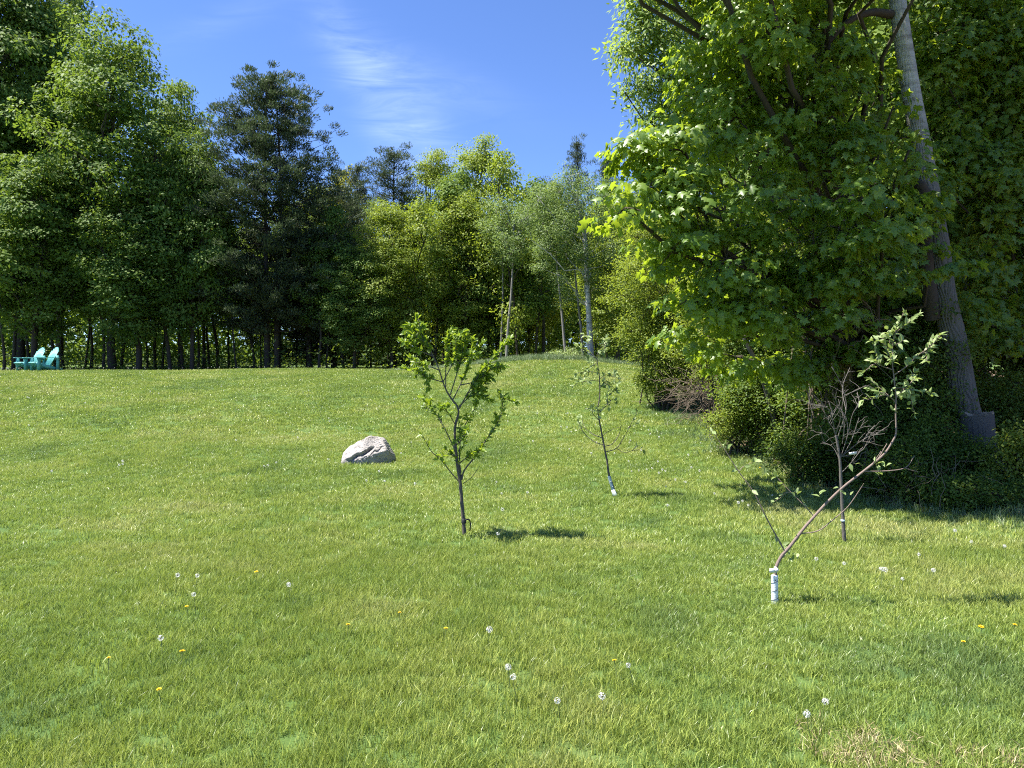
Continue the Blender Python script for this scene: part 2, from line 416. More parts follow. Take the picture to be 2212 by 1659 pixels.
# ------------------------------------------------------------------ ground
def axis(dense0, dense1, step, far0, far1):
    a = list(np.arange(dense0, dense1 + 1e-6, step)); s = step; x = dense1
    while x < far1: s *= 1.35; x += s; a.append(min(x, far1))
    s = step; x = dense0
    while x > far0: s *= 1.35; x -= s; a.insert(0, max(x, far0))
    return np.array(a)
gx = axis(-30, 14, 0.4, -900, 900); gy = axis(-4, 42, 0.4, -300, 1600)
XX, YY = np.meshgrid(gx, gy)
ZZ = terrain(XX, np.clip(YY, -50, 200))
vv = np.stack([XX, YY, ZZ], -1).reshape(-1, 3); nx = len(gx)
i, j = np.meshgrid(np.arange(len(gy) - 1), np.arange(nx - 1), indexing='ij'); q = (i * nx + j).ravel()
tri = np.concatenate([np.stack([q, q + 1, q + nx + 1], -1), np.stack([q, q + nx + 1, q + nx], -1)])
gm = mesh_from('ground', vv, tri, 'ground_cover', smooth=True)
lm = np.clip((edge_x(YY) - XX) / 0.8 + 0.5, 0, 1) * np.clip((back_y(XX) - YY) / 1.2 + 0.5, 0, 1)
lm = np.maximum(lm, 0.62 * (YY > back_y(XX) + 1.5))
la = gm.attributes.new('lawn', 'FLOAT', 'POINT'); la.data.foreach_set('value', lm.ravel().astype(np.float32))
tag(link('ground', gm), 'green lawn rising to a low crest with leaf litter beyond', 'lawn', kind='structure')

# ------------------------------------------------------------------ grass (real blades, instanced tufts)
def tuft_mesh(name, rng, nblade, rad, h, wd, mat, lean=0.5):
    acc = Acc()
    for _ in range(nblade):
        a = rng.random() * 6.283; r = rad * math.sqrt(rng.random()); p = np.array([r * math.cos(a), r * math.sin(a), -0.01])
        hh = h * (0.45 + 0.65 * rng.random()); b = rng.random() * 6.283
        ln = lean * (0.15 + rng.random()) * hh; dv = np.array([math.cos(b), math.sin(b), 0])
        fc = b + 1.57 + rng.normal() * 0.7; sd_ = np.array([math.cos(fc), math.sin(fc), 0]) * wd * (0.7 + 0.6 * rng.random()) / 2
        m1_ = p + dv * ln * 0.22 + np.array([0, 0, hh * 0.55]); tp = p + dv * ln + np.array([0, 0, hh])
        v = [p - sd_, p + sd_, m1_ + sd_ * .8, m1_ - sd_ * .8, tp]
        acc.add(v, [(0, 1, 2), (0, 2, 3), (3, 2, 4)], np.clip(rng.random() ** 1.0, 0, 1))
    return acc.mesh(name, mat)
def gn_scatter(name, pts, rot, scl, idx, protos, label, cat):
    me = bpy.data.meshes.new(name); me.vertices.add(len(pts)); me.vertices.foreach_set('co', np.ascontiguousarray(pts, np.float32).ravel())
    a = me.attributes.new('rot', 'FLOAT_VECTOR', 'POINT'); a.data.foreach_set('vector', np.ascontiguousarray(rot, np.float32).ravel())
    a = me.attributes.new('scl', 'FLOAT_VECTOR', 'POINT'); a.data.foreach_set('vector', np.ascontiguousarray(scl, np.float32).ravel())
    a = me.attributes.new('idx', 'INT', 'POINT'); a.data.foreach_set('value', np.ascontiguousarray(idx, np.int32))
    o = link(name, me)
    for p in protos: me.materials.append(p.data.materials[0]); break
    g = bpy.data.node_groups.new(name + '_scatter', 'GeometryNodeTree')
    g.interface.new_socket('Geometry', in_out='INPUT', socket_type='NodeSocketGeometry')
    g.interface.new_socket('Geometry', in_out='OUTPUT', socket_type='NodeSocketGeometry')
    gi = g.nodes.new('NodeGroupInput'); go = g.nodes.new('NodeGroupOutput')
    iop = g.nodes.new('GeometryNodeInstanceOnPoints'); jn = g.nodes.new('GeometryNodeJoinGeometry')
    for p in reversed(protos):
        oi = g.nodes.new('GeometryNodeObjectInfo'); oi.inputs['Object'].default_value = p
        gt = g.nodes.new('GeometryNodeGeometryToInstance'); g.links.new(oi.outputs['Geometry'], gt.inputs[0]); g.links.new(gt.outputs[0], jn.inputs[0])
    def na(nm, ty):
        n = g.nodes.new('GeometryNodeInputNamedAttribute'); n.data_type = ty; n.inputs['Name'].default_value = nm; return n.outputs[0]
    g.links.new(gi.outputs[0], iop.inputs['Points']); g.links.new(jn.outputs[0], iop.inputs['Instance'])
    iop.inputs['Pick Instance'].default_value = True
    g.links.new(na('idx', 'INT'), iop.inputs['Instance Index'])
    g.links.new(na('rot', 'FLOAT_VECTOR'), iop.inputs['Rotation']); g.links.new(na('scl', 'FLOAT_VECTOR'), iop.inputs['Scale'])
    g.links.new(iop.outputs[0], go.inputs[0])
    md = o.modifiers.new('scatter', 'NODES'); md.node_group = g
    return tag(o, label, cat, kind='stuff')
rng = np.random.default_rng(11)
def protos(prefix, n, *a):
    return [bpy.data.objects.new(f'{prefix}_{k}', tuft_mesh(f'{prefix}_{k}', rng, *a)) for k in range(n)]
PN = protos('near_tuft', 6, 48, 0.055, 0.062, 0.0034, 'grass_blade', 0.75)
PM = protos('mid_tuft', 5, 50, 0.085, 0.058, 0.0050, 'grass_blade', 0.75)
PF = protos('far_tuft', 5, 56, 0.16, 0.056, 0.0092, 'grass_blade', 0.8)
def wedge(y0, y1, dens, side=1.6):
    area = 0; W = lambda y: 0.78 * y + side
    n = int(dens * (y1 - y0) * (W(y0) + W(y1)))
    y = rng.uniform(y0, y1, n * 2); x = rng.uniform(-1, 1, n * 2) * W(y1)
    k = np.abs(x) < W(y); x, y = x[k][:n], y[k][:n]
    k = (x < edge_x(y) + 0.12 * rng.standard_normal(len(x))) & (y < back_y(x)); return x[k], y[k]
BOULDER = ground(795, 1000); BX, BY = BOULDER.x, BOULDER.y + 0.12
def lownoise(x, y, s, seed):
    r_ = np.random.default_rng(seed); o = 0
    for _ in range(6):
        a = r_.random() * 6.28; f = s * (0.6 + r_.random()); o = o + np.sin((x * math.cos(a) + y * math.sin(a)) * f + r_.random() * 6.28)
    return o / 6
BARE = [(ground(1880, 1625), 0.20), (ground(2190, 1655), 0.16), (ground(1830, 1650), 0.12)]
def grass_zone(name, y0, y1, dens, pr, label, hs=1.0):
    x, y = wedge(y0, y1, dens)
    k = ((x - BX) / 0.37) ** 2 + ((y - BY) / 0.28) ** 2 > 1
    for (bp, br) in BARE: k &= (((x - bp.x) / (br * 2)) ** 2 + ((y - bp.y) / br) ** 2 > 1) | (rng.random(len(x)) < 0.85)
    x, y = x[k], y[k]; n = len(x)
    z = terrain(x, y)
    h = 1.0 + 0.28 * lownoise(x, y, 1.6, 3) + 0.22 * lownoise(x, y, 5.0, 4) + 0.12 * rng.standard_normal(n)
    # mower lanes lean the blades to and fro, in arcs round the mound
    lane = np.sin((np.hypot(x - 1.5, (y - 33) * 1.0)) * 2 * math.pi / 1.9)
    ra = 0.12 * rng.standard_normal(n) + 0.30 * np.tanh(lane * 3) * sstep((y - 6) / 5); rb = 0.15 * rng.standard_normal(n) + 0.10 * lownoise(x, y, 2.0, 9)
    rot = np.stack([ra, rb, rng.random(n) * 6.283], -1)
    s = 0.85 + 0.35 * rng.random(n)
    scl = np.stack([s, s, np.clip(h, .68, 1.9) * s * hs], -1)
    return gn_scatter(name, np.stack([x, y, z], -1), rot, scl, rng.integers(0, len(pr), n), pr, label, 'grass')
grass_zone('near_grass', 2.0, 6.6, 430, PN, 'long green lawn grass in the foreground')
grass_zone('middle_grass', 6.6, 15.0, 170, PM, 'mown lawn grass round the saplings and the boulder')
grass_zone('far_grass', 15.0, 36.0, 62, PF, 'mown lawn grass sloping up to the crest')
m, t, o = new_mat('straw_blade')
a = N(t, 'ShaderNodeAttribute', attribute_name='tint'); dfs = N(t, 'ShaderNodeBsdfDiffuse')
L(t, ramp(t, a.outputs['Fac'], [(0, (.22, .17, .09)), (.6, (.36, .30, .17)), (1, (.5, .45, .28))]), dfs.inputs[0]); L(t, dfs.outputs[0], o.inputs[0])
PS = protos('straw_tuft', 3, 40, 0.06, 0.045, 0.004, 'straw_blade', 1.6)
xs, ys_ = [], []
for (bp, br) in BARE:
    k_ = int(330 * br * br * 2); xs += list(bp.x + rng.normal(0, br * .7, k_)); ys_ += list(bp.y + rng.normal(0, br * .5, k_))
x, y = np.array(xs), np.array(ys_); n = len(x)
gn_scatter('dry_grass', np.stack([x, y, terrain(x, y)], -1), np.stack([.4 * rng.standard_normal(n), .4 * rng.standard_normal(n), rng.random(n) * 6.28], -1), np.ones((n, 3)), rng.integers(0, 3, n), PS, 'dry straw-coloured patches in the lawn at the bottom right', 'grass')
# unmown rim on the mound
x = rng.uniform(-5.5, 9.0, 2600); y = 31.2 + rng.uniform(-1.1, 2.2, 2600) - 0.10 * np.clip(x - 3, 0, 9) ** 1.5
k = (x < edge_x(y) + 1.0); x, y = x[k], y[k]
PR = protos('rough_tuft', 4, 26, 0.14, 0.30, 0.012, 'rough_grass', 0.55)
n = len(x); s = 0.55 + 0.6 * rng.random(n)
gn_scatter('rough_grass', np.stack([x, y, terrain(x, y)], -1), np.stack([.15 * rng.standard_normal(n), .15 * rng.standard_normal(n), rng.random(n) * 6.28], -1),
           np.stack([s, s, s * np.exp(-((x - 2) / 7) ** 2)], -1), rng.integers(0, 4, n), PR, 'tall unmown blue-green grass along the top of the mound', 'grass')
# coarse grass and weeds along the right-hand wood edge
y = rng.uniform(6.5, 30, 2200); x = edge_x(y) + rng.normal(0.25, 0.45, 2200); n = len(x); s = 0.25 + 0.35 * rng.random(n)
gn_scatter('edge_grass', np.stack([x, y, terrain(x, y)], -1), np.stack([.2 * rng.standard_normal(n), .2 * rng.standard_normal(n), rng.random(n) * 6.28], -1),
           np.stack([s, s, s], -1), rng.integers(0, 4, n), PR, 'ragged taller grass at the foot of the thicket on the right', 'grass')

# ------------------------------------------------------------------ trees
def limb_path(a, b, sag, rng, k=5):
    t = np.linspace(0, 1, k)[:, None]; m = (a + b) / 2 + np.array([0, 0, sag])
    p = (1 - t) ** 2 * a + 2 * t * (1 - t) * m + t * t * b
    p[1:-1] += rng.standard_normal((k - 2, 3)) * np.linalg.norm(b - a) * 0.035
    return p
def plant(rng, trunk, tr0, tr1, lobes, ncl, nl, rc, size, tmpl, flat=0.6, droop=0.5, limb_r=0.05, inner=0.28, twig=True, sides=8, rough=0.04, limb_from=0.25, stems=None):
    """trunk path + crown of leaf clumps inside ellipsoid lobes -> (wood Acc, leaf arrays)"""
    wood = Acc(); tp = smooth_path(trunk, 5); tube(wood, tp, tr0, tr1, sides, rough, rng)
    lb = np.array([l[:6] for l in lobes], float)
    wt = (lb[:, 3] * lb[:, 4] + lb[:, 4] * lb[:, 5] + lb[:, 3] * lb[:, 5]) * np.array([l[6] if len(l) > 6 else 1 for l in lobes]); wt /= wt.sum()
    li = rng.choice(len(lb), ncl, p=wt)
    C = lb[li, :3] + rdirs(rng, ncl) * (rng.random(ncl) ** inner)[:, None] * lb[li, 3:6]
    bias = nrm(C - lb[li, :3]) * (np.linalg.norm((C - lb[li, :3]) / lb[li, 3:6], axis=1) > .35)[:, None]
    nT = len(tp)
    for q_, l in enumerate(lb):
        c = l[:3]; z0 = tp[0, 2]; H_ = tp[-1, 2] - z0
        kk = int(np.clip(np.searchsorted(tp[:, 2], c[2] - 0.45 * np.linalg.norm(c[:2] - tp[nT // 2, :2]) - 0.2 * H_ * rng.random()), limb_from * nT, nT - 1))
        a = tp[kk]; ln = np.linalg.norm(c - a)
        rr = min(limb_r * (0.6 + 0.15 * ln), tr0 * 0.5)
        tube(wood, limb_path(a, c, 0.12 * ln * rng.normal(), rng, 6), rr, rr * 0.35, 5)
        if twig:
            mine = np.where(li == q_)[0]
            for m_ in mine[::2]:
                tube(wood, limb_path(c, C[m_], 0.05, rng, 4), rr * 0.3, 0.006, 3)
    return wood, clump_leaves(rng, C, rc * (0.7 + 0.6 * rng.random(ncl)), nl, size, flat, droop, bias=bias), C
def auto_lobes(rng, H, cb, Rr, nlobe, shape='oval', top=1.0, lr=0.36):
    out_ = []
    for k in range(nlobe):
        t = (k + 0.5 + rng.uniform(-.4, .4)) / nlobe
        if shape == 'oval': pr = math.sin(math.pi * min(1, max(0.03, t * 0.74 + 0.17))) ** 0.75
        elif shape == 'cone': pr = (1 - t) ** 0.75 + 0.08
        else: pr = 1 - 0.55 * abs(t - 0.45) * 2
        a = k * 2.4 + rng.normal() * 0.3; rr = Rr * lr * (0.75 + 0.5 * rng.random()) * (0.55 + 0.45 * pr)
        rad = max(0, Rr * pr - rr) * (0.65 + 0.45 * rng.random())
        out_.append((rad * math.cos(a), rad * math.sin(a), cb + (H - cb) * t * 0.97, rr, rr, rr * 1.05))
    for t in np.linspace(0.1, 0.85, 4):
        out_.append((0, 0, cb + (H - cb) * t, Rr * .45, Rr * .45, (H - cb) * .16, 0.5))
    out_.append((0, 0, H - Rr * 0.3, Rr * .25, Rr * .25, Rr * .33))
    return out_
PROTO = {}
def decid_proto(key, seed, H, cb, Rr, nlobe, ncl, nl, rc, size, tmpl, leafm, barkm, tr=0.22, shape='oval', **kw):
    rg = np.random.default_rng(seed)
    lobes = auto_lobes(rg, H, cb, Rr, nlobe, shape)
    tp = [(0, 0, -0.3)] + [(rg.normal() * .025 * H * t, rg.normal() * .025 * H * t, H * .92 * t) for t in (.12, .3, .5, .7, .9, 1)]
    wood, lv, _ = plant(rg, tp, tr, 0.03, lobes, ncl, nl, rc, size, tmpl, **kw)
    acc = Acc(); add_leaves(acc, *lv, tmpl)
    PROTO[key] = (wood.mesh(key + '_trunk', barkm, True), acc.mesh(key + '_crown', leafm), H)
decid_proto('maple_a', 21, 18, 3.4, 5.4, 34, 560, 96, 0.85, 0.20, 'rhomb', 'stand_leaf', 'forest_bark', 0.26, flat=.45)
decid_proto('maple_b', 22, 18, 3.6, 4.4, 29, 470, 92, 0.80, 0.20, 'rhomb', 'stand_leaf', 'forest_bark', 0.24, flat=.5)
decid_proto('maple_c', 23, 12, 2.4, 3.9, 22, 380, 84, 0.70, 0.18, 'rhomb', 'stand_leaf', 'forest_bark', 0.17, flat=.5)
decid_proto('spring_a', 24, 15, 2.2, 3.6, 27, 520, 72, 0.66, 0.145, 'rhomb', 'spring_leaf', 'forest_bark', 0.15, flat=.55)
decid_proto('spring_b', 25, 15, 2.8, 3.2, 25, 460, 70, 0.62, 0.14, 'rhomb', 'spring_leaf', 'forest_bark', 0.14, flat=.55)
decid_proto('yellow_a', 26, 11, 1.0, 2.9, 20, 320, 64, 0.58, 0.15, 'rhomb', 'yellow_leaf', 'forest_bark', 0.12, flat=.55)
decid_proto('slim_a', 28, 11, 4.0, 2.0, 10, 130, 46, 0.65, 0.17, 'rhomb', 'stand_leaf', 'forest_bark', 0.10)
decid_proto('slim_b', 29, 10, 1.6, 2.1, 12, 150, 46, 0.60, 0.15, 'rhomb', 'spring_leaf', 'forest_bark', 0.075)
def pine_proto(key, seed, H, cb, Rr, tiers, size, rounded=True, nl=34, ntrunk=1):
    rg = np.random.default_rng(seed); wood = Acc()
    tr = 0.26 * H / 18
    for k in range(ntrunk):
        ox = (k - (ntrunk - 1) / 2) * 0.9
        tube(wood, smooth_path([(ox * .6, 0, -.3), (ox * .7, .05, H * .3), (ox + .1, -.05, H * .6), (ox * .6, 0, H * .97)], 5), tr / (1 + .3 * (ntrunk - 1)), 0.03, 8, 0.04, rg)
    Cs = []; rad = []; D = []
    for k in range(tiers):
        t = (k + rg.uniform(-.3, .3)) / tiers; z = cb + (H - cb) * max(0, t)
        pr = (1 - max(0, t) ** (3.4 if rounded else 1.1)) ** 0.75 * (0.72 + 0.28 * min(1, t * 3 + .2)) + 0.04
        for b in range(6):
            a = rg.random() * 6.283; ln = Rr * pr * (0.6 + 0.55 * rg.random())
            up = ln * (0.05 + 0.55 * max(0, t) + 0.15 * rg.normal())
            p0 = np.array([0, 0, z]); p1 = p0 + np.array([math.cos(a) * ln, math.sin(a) * ln, up])
            pth = limb_path(p0, p1, -0.10 * ln, rg, 6); tube(wood, pth, 0.05 * (1 - .6 * max(0, t)), 0.012, 4)
            dirv = nrm(p1 - p0)
            for s_ in np.linspace(0.35, 1.05, max(2, int(ln / 0.42))):
                Cs.append(p0 + (p1 - p0) * s_ + rg.normal(size=3) * np.array([.26, .26, .16]) * (0.5 + s_)); rad.append(0.28 + 0.22 * rg.random()); D.append(dirv)
    C = np.array(Cs); D = np.array(D); rad = np.array(rad)
    P, U, Nn, S, T = clump_leaves(rg, C, rad, nl, size, 0.55, 0.0)
    ci = np.repeat(np.arange(len(C)), nl)
    U = nrm(0.9 * D[ci] + np.array([0, 0, .35]) + .65 * rg.standard_normal((len(P), 3)))
    acc = Acc(); add_leaves(acc, P, U, Nn, S, T, 'needle')
    PROTO[key] = (wood.mesh(key + '_trunk', 'forest_bark', True), acc.mesh(key + '_crown', 'pine_needle'), H)
pine_proto('pine_a', 31, 18, 2.4, 4.0, 46, 0.23, True, 74, 2)
pine_proto('pine_b', 32, 15, 1.6, 2.8, 32, 0.20, True, 64)
pine_proto('pine_c', 33, 16, 2.0, 2.8, 32, 0.22, False, 50)
def put(key, name, vx, Y, H, label, cat='tree', group=None, rw=None, rot=None, X=None):
    tm, cm, H0 = PROTO[key]
    X = (vx - 1106) / 1534 * Y if X is None else X
    z = gz(X, min(Y, 150))
    o = thing(name, (X, Y, z), label, cat, group)
    s = H / H0; sx = s if rw is None else rw
    o.scale = (sx, sx, s); o.rotation_euler = (0, 0, random.random() * 6.28 if rot is None else rot)
    if key.startswith('slim'): o.rotation_euler = (random.gauss(0, .06), random.gauss(0, .06), o.rotation_euler[2])
    link('trunk', tm, o); tag(link('crown', cm, o), kind='stuff')
    return o
def Ht(top, Y, vx): return CAM_Z + (811 - top) / 1534 * Y - gz((vx - 1106) / 1534 * Y, min(Y, 150))
ORDS = ['first', 'second', 'third', 'fourth', 'fifth', 'sixth', 'seventh', 'eighth', 'ninth', 'tenth', 'eleventh', 'twelfth', 'thirteenth', 'fourteenth', 'fifteenth', 'sixteenth', 'seventeenth', 'eighteenth', 'nineteenth', 'twentieth']
STAND = 'broadleaf trees of the left-hand stand'
for key, name, vx, Y, top, rw, label, grp in [
    ('maple_a', 'maple_tree', -70, 42, -160, 1.1, 'tall maple cut off by the left edge of the picture', STAND),
    ('maple_b', 'maple_tree', 45, 43, -60, 1.15, 'tall yellow-green maple above the turquoise chairs, its top out of frame', STAND),
    ('maple_b', 'maple_tree', 130, 48, -70, 1.0, 'darkest tall tree behind the front maples, top just out of frame', STAND),
    ('maple_a', 'maple_tree', 245, 40, 78, 0.98, 'broad sunlit maple with a domed crown, right of the chairs', STAND),
    ('maple_b', 'maple_tree', 390, 46, 188, 0.78, 'narrower maple whose round top shows just left of the big pine', STAND),
    ('maple_c', 'maple_tree', 415, 39, 300, 0.74, 'lower maple leaning its bright boughs against the big pine', STAND),
    ('maple_c', 'maple_tree', 75, 38.5, 350, 1.05, 'low spreading maple directly behind the turquoise chairs', STAND),
    ('maple_c', 'maple_tree', 300, 38.5, 420, 0.95, 'low dark maple in front of the broad domed maple', STAND),
    ('pine_a', 'white_pine', 588, 40.5, 178, 0.95, 'tall dark blue-green white pine rising alone against the sky', None),
    ('pine_b', 'pine_tree', 722, 45, 420, 1.0, 'small dark pine tucked against the right flank of the tall pine', None),
    ('pine_b', 'pine_tree', 668, 42, 500, 0.95, 'low shaded pine boughs under the tall pine', None),
    ('pine_b', 'pine_tree', 772, 52, 362, 0.72, 'thin spired pine between the tall pine and the round pine', None),
    ('pine_b', 'pine_tree', 852, 49, 330, 0.95, 'round-topped pine left of the pale green trees', None),
    ('yellow_a', 'broadleaf_tree', 745, 55, 378, 1.2, 'yellow-green tree showing behind the small pines', None),
    ('spring_b', 'broadleaf_tree', 690, 58, 400, 1.1, 'bright green tree half hidden by the tall pine', None),
    ('spring_a', 'broadleaf_tree', 935, 48, 330, 0.85, 'bright yellow-green tree with a rounded top left of the tallest pale tree', None),
    ('spring_b', 'broadleaf_tree', 1035, 48, 306, 1.05, 'tallest pale green tree in the middle of the wood edge', None),
    ('spring_a', 'broadleaf_tree', 1000, 42, 430, 0.95, 'broad pale green tree in front of the tallest pale tree', None),
    ('spring_a', 'broadleaf_tree', 845, 40, 440, 0.72, 'bushy olive-green tree below the round-topped pine', None),
    ('maple_c', 'broadleaf_tree', 765, 39, 540, 0.62, 'low fresh green tree below the small pines', None),
    ('maple_c', 'broadleaf_tree', 1075, 43, 470, 0.8, 'deeper green tree beside the gap of sky', None),
    ('yellow_a', 'broadleaf_tree', 1142, 47, 432, 0.72, 'golden-yellow young tree just left of the birch', None),
    ('spring_a', 'broadleaf_tree', 1185, 52, 408, 0.7, 'green tree behind the golden tree and the birch', None),
    ('spring_a', 'broadleaf_tree', 1335, 38, 420, 0.72, 'pale green tree right of the birch', None),
    ('maple_c', 'broadleaf_tree', 1430, 33, 440, 0.8, 'shaded tree behind the light green bush', None),
    ('pine_c', 'spruce_tree', 1247, 62, 306, 0.72, 'pointed dark spruce tip above the birch crown', None),
    ('pine_c', 'pine_tree', 1312, 63, 342, 0.85, 'broad dark pine right of the pointed spruce tip', None),
    ('pine_c', 'pine_tree', 1195, 62, 392, 0.8, 'dark pine slope left of the pointed spruce tip', None),
    ('pine_c', 'pine_tree', 1392, 60, 300, 0.8, 'dark pine glimpsed behind the hanging maple boughs', None),
]:
    put(key, name, vx, Y, Ht(top, Y, vx), label, 'pine tree' if 'pine' in name else ('spruce' if 'spruce' in name else 'tree'), grp, rw)
# birch with its pale trunk, and the pale stems near it
def custom_tree(name, label, cat, base, path, r0, r1, bark, lobes, ncl, nl, rc, size, tmpl, leafm, seed, group=None, **kw):
    rg = np.random.default_rng(seed)
    wood, lv, C = plant(rg, path, r0, r1, lobes, ncl, nl, rc, size, tmpl, **kw)
    o = thing(name, base, label, cat, group)
    link('trunk', wood.mesh(name + '_trunk', bark, True, base), o)
    acc = Acc(); add_leaves(acc, *lv, tmpl); tag(link('crown', acc.mesh(name + '_crown', leafm, False, base), o), kind='stuff')
    return o, lv
def vpath(pts, Y): return [tuple(at(x_, y_, Y)) for x_, y_ in pts]
Yb = 33.0
def vlobes(rng, vx, vy, Y, rvx, rvy, n, lr):
    o = []
    for k in range(n):
        a = k * 2.4; q_ = math.sqrt((k + .5) / n); p = at(vx + rvx * q_ * math.cos(a), vy + rvy * q_ * math.sin(a), Y + rng.normal() * rvx / 1534 * Y * 0.45)
        o.append((p.x, p.y, p.z, lr, lr, lr * .95))
    return o
rb = np.random.default_rng(5)
p = vpath([(1277, 785), (1273, 700), (1268, 600), (1264, 520), (1256, 470), (1240, 420), (1236, 385)], Yb)
custom_tree('birch_tree', 'birch with a straight white trunk at the edge of the mound', 'birch', p[0], p, 0.155, 0.03, 'birch_bark',
            vlobes(rb, 1240, 470, Yb, 105, 95, 18, 0.62) + vlobes(rb, 1250, 590, Yb, 95, 60, 7, 0.5), 620, 46, 0.42, 0.075, 'rhomb', 'birch_leaf', 51, limb_r=0.03, sides=10)
for nm, lab, pts, Y, r0, lo in [
    ('pale_trunked_tree', 'slender pale grey trunk leaning left of the white birch trunk', [(1222, 770), (1214, 680), (1206, 600), (1200, 540), (1196, 470)], 34, .07, (1195, 480)),
    ('pale_trunked_tree', 'thin tan trunk close beside the white birch trunk', [(1260, 780), (1254, 700), (1245, 620), (1240, 560), (1236, 500)], 34.5, .065, (1240, 520)),
    ('pale_trunked_tree', 'straight pale trunk standing alone behind the leafy sapling', [(1094, 775), (1098, 700), (1104, 640), (1108, 560), (1110, 480)], 38, .085, (1110, 500)),
    ('pale_trunked_tree', 'thin grey trunk just left of the straight pale trunk', [(1082, 775), (1084, 700), (1086, 640), (1086, 560), (1086, 480)], 39.5, .06, (1086, 500)),
]:
    p = vpath(pts, Y)
    custom_tree(nm, lab, 'tree', p[0], p, r0, .03, 'grey_bark', vlobes(rb, lo[0], lo[1], Y, 45, 60, 8, 0.6), 120, 40, 0.45, 0.10, 'rhomb', 'birch_leaf', random.randint(1, 999), sides=8)
# slender trees in the shade of the wood
CNT = {}
trunk_px = [8, 28, 62, 118, 138, 184, 196, 222, 236, 262, 318, 336, 352, 368, 396, 428, 440, 452, 470, 494, 512, 548, 566, 604, 640, 662, 690, 705, 742, 768, 800, 838, 868, 900, 935, 960, 990, 1025, 1055, 1120, 1150, 1178, 1292, 1312, 1330, 1350, 1372]
for k, vx in enumerate(trunk_px):
    Y = 39.0 + (k * 7919 % 13) * 0.8
    H = 8.5 + (k * 31 % 7) * 0.7 - (2 if 480 < vx < 900 else 0)
    if vx < 480: lab, g = 'dark slender trunk in the shade under the left-hand maples', 'slender trunks under the left-hand maples'
    elif vx < 900: lab, g = 'dark slender trunk in the deep shade below the pines', 'slender trunks below the pines'
    else: lab, g = 'thin dark trunk in the wood behind the mound', 'thin trunks behind the mound'
    CNT[g] = CNT.get(g, 0) + 1; nn_ = CNT[g]; lab += ', ' + ORDS[nn_ - 1] + ' from the left'
    put('slim_a' if (k % 3 or vx < 900) else 'slim_b', 'slender_tree', vx, Y, H, lab, 'tree', g, rw=(0.8 if vx < 480 or vx > 900 else .55) + (k * 13 % 5) * 0.1)
# wood on the right, behind the near maple
for k, (X, Y, H, key, lab) in enumerate([
    (9.2, 14.0, 13, 'maple_c', 'shaded maple behind the leaning trunk, nearest of the back trees'),
    (12.0, 11.5, 12, 'maple_c', 'dark maple at the right edge of the picture'),
    (12.5, 17.5, 14, 'maple_b', 'tall shaded tree deep in the wood on the right'),
    (8.2, 20.5, 13, 'maple_c', 'shaded tree behind the hanging maple boughs'),
    (10.5, 26.0, 14, 'maple_b', 'tall dark tree behind the light green bush'),
    (15.5, 22.0, 15, 'maple_b', 'far dark tree at the right edge behind the others')]):
    put(key, 'maple_tree', 0, Y, H, lab, 'tree', 'shaded trees in the wood on the right', rw=0.95, X=X)
for k, (X, Y) in enumerate([(9.0, 11.2), (9.8, 12.8), (8.4, 13.0), (11.0, 14.2), (7.6, 15.5), (6.6, 17.5), (10.4, 10.2), (7.3, 12.2)]):
    put('slim_a', 'slender_tree', 0, Y, 7.5 + k % 3, 'thin dark stem in the gloom of the right-hand wood, ' + ORDS[sorted([9.0/11.2, 9.8/12.8, 8.4/13.0, 11.0/14.2, 7.6/15.5, 6.6/17.5, 10.4/10.2, 7.3/12.2]).index(X / Y)] + ' from the left', 'tree', 'thin stems in the right-hand wood', rw=0.7, X=X)

# deep wood behind everything, one mass
rg = np.random.default_rng(77); acc = Acc(); n = 110000
Y = rg.uniform(52, 78, n); X = rg.uniform(-0.95, 0.62, n) * Y; hz = rg.random(n) ** 0.85 * (11.0 + 2.5 * lownoise(X, Y, .3, 12))
keep = lownoise(X, Y * 1.0, 0.5, 2) + 0.6 * lownoise(X, hz * 3, 0.8, 5) > -0.55
X, Y, hz = X[keep], Y[keep], hz[keep]; n = len(X)
P = np.stack([X, Y, terrain(X, Y) + hz], -1)
add_leaves(acc, P, rdirs(rg, n), nrm(np.array([0, 0, 1]) + .6 * rg.standard_normal((n, 3))), 0.34 + .28 * rg.random(n), rg.random(n), 'rhomb')
tag(link('deep_wood', acc.mesh('deep_wood', 'stand_leaf')), 'mass of distant leaves deep in the wood behind the trees', 'wood', kind='stuff')
acc = Acc(); n = 44000
Y = rg.uniform(36.5, 70, n); X = rg.uniform(-0.85, 0.28, n) * Y; k = (Y > back_y(X) + 0.6) & (lownoise(X, Y, 0.9, 8) > -0.05); X, Y = X[k], Y[k]; n = len(X)
P = np.stack([X, Y, terrain(X, Y) + rg.random(n) ** 2 * 1.5], -1)
add_leaves(acc, P, rdirs(rg, n), nrm(np.array([0, 0, 1]) + .5 * rg.standard_normal((n, 3))), 0.10 + .10 * rg.random(n), rg.random(n), 'rhomb')
tag(link('undergrowth', acc.mesh('undergrowth', 'thicket_leaf')), 'low green undergrowth on the wood floor between the trunks', 'undergrowth', kind='stuff')
acc = Acc(); n = 9000
Y = rg.uniform(8.5, 26, n); X = edge_x(Y) + rg.exponential(1.3, n) - 0.2; P = np.stack([X, Y, terrain(X, Y) + .01 + .02 * rg.random(n)], -1)
add_leaves(acc, P, rdirs(rg, n) * np.array([1, 1, .2]), nrm(np.array([0, 0, 1.]) + .3 * rg.standard_normal((n, 3))), .05 + .04 * rg.random(n), rg.random(n), 'rhomb')
tag(link('leaf_litter', acc.mesh('leaf_litter', 'dry_leaf')), 'dry brown leaf litter under the thicket on the right', 'leaves', kind='stuff')

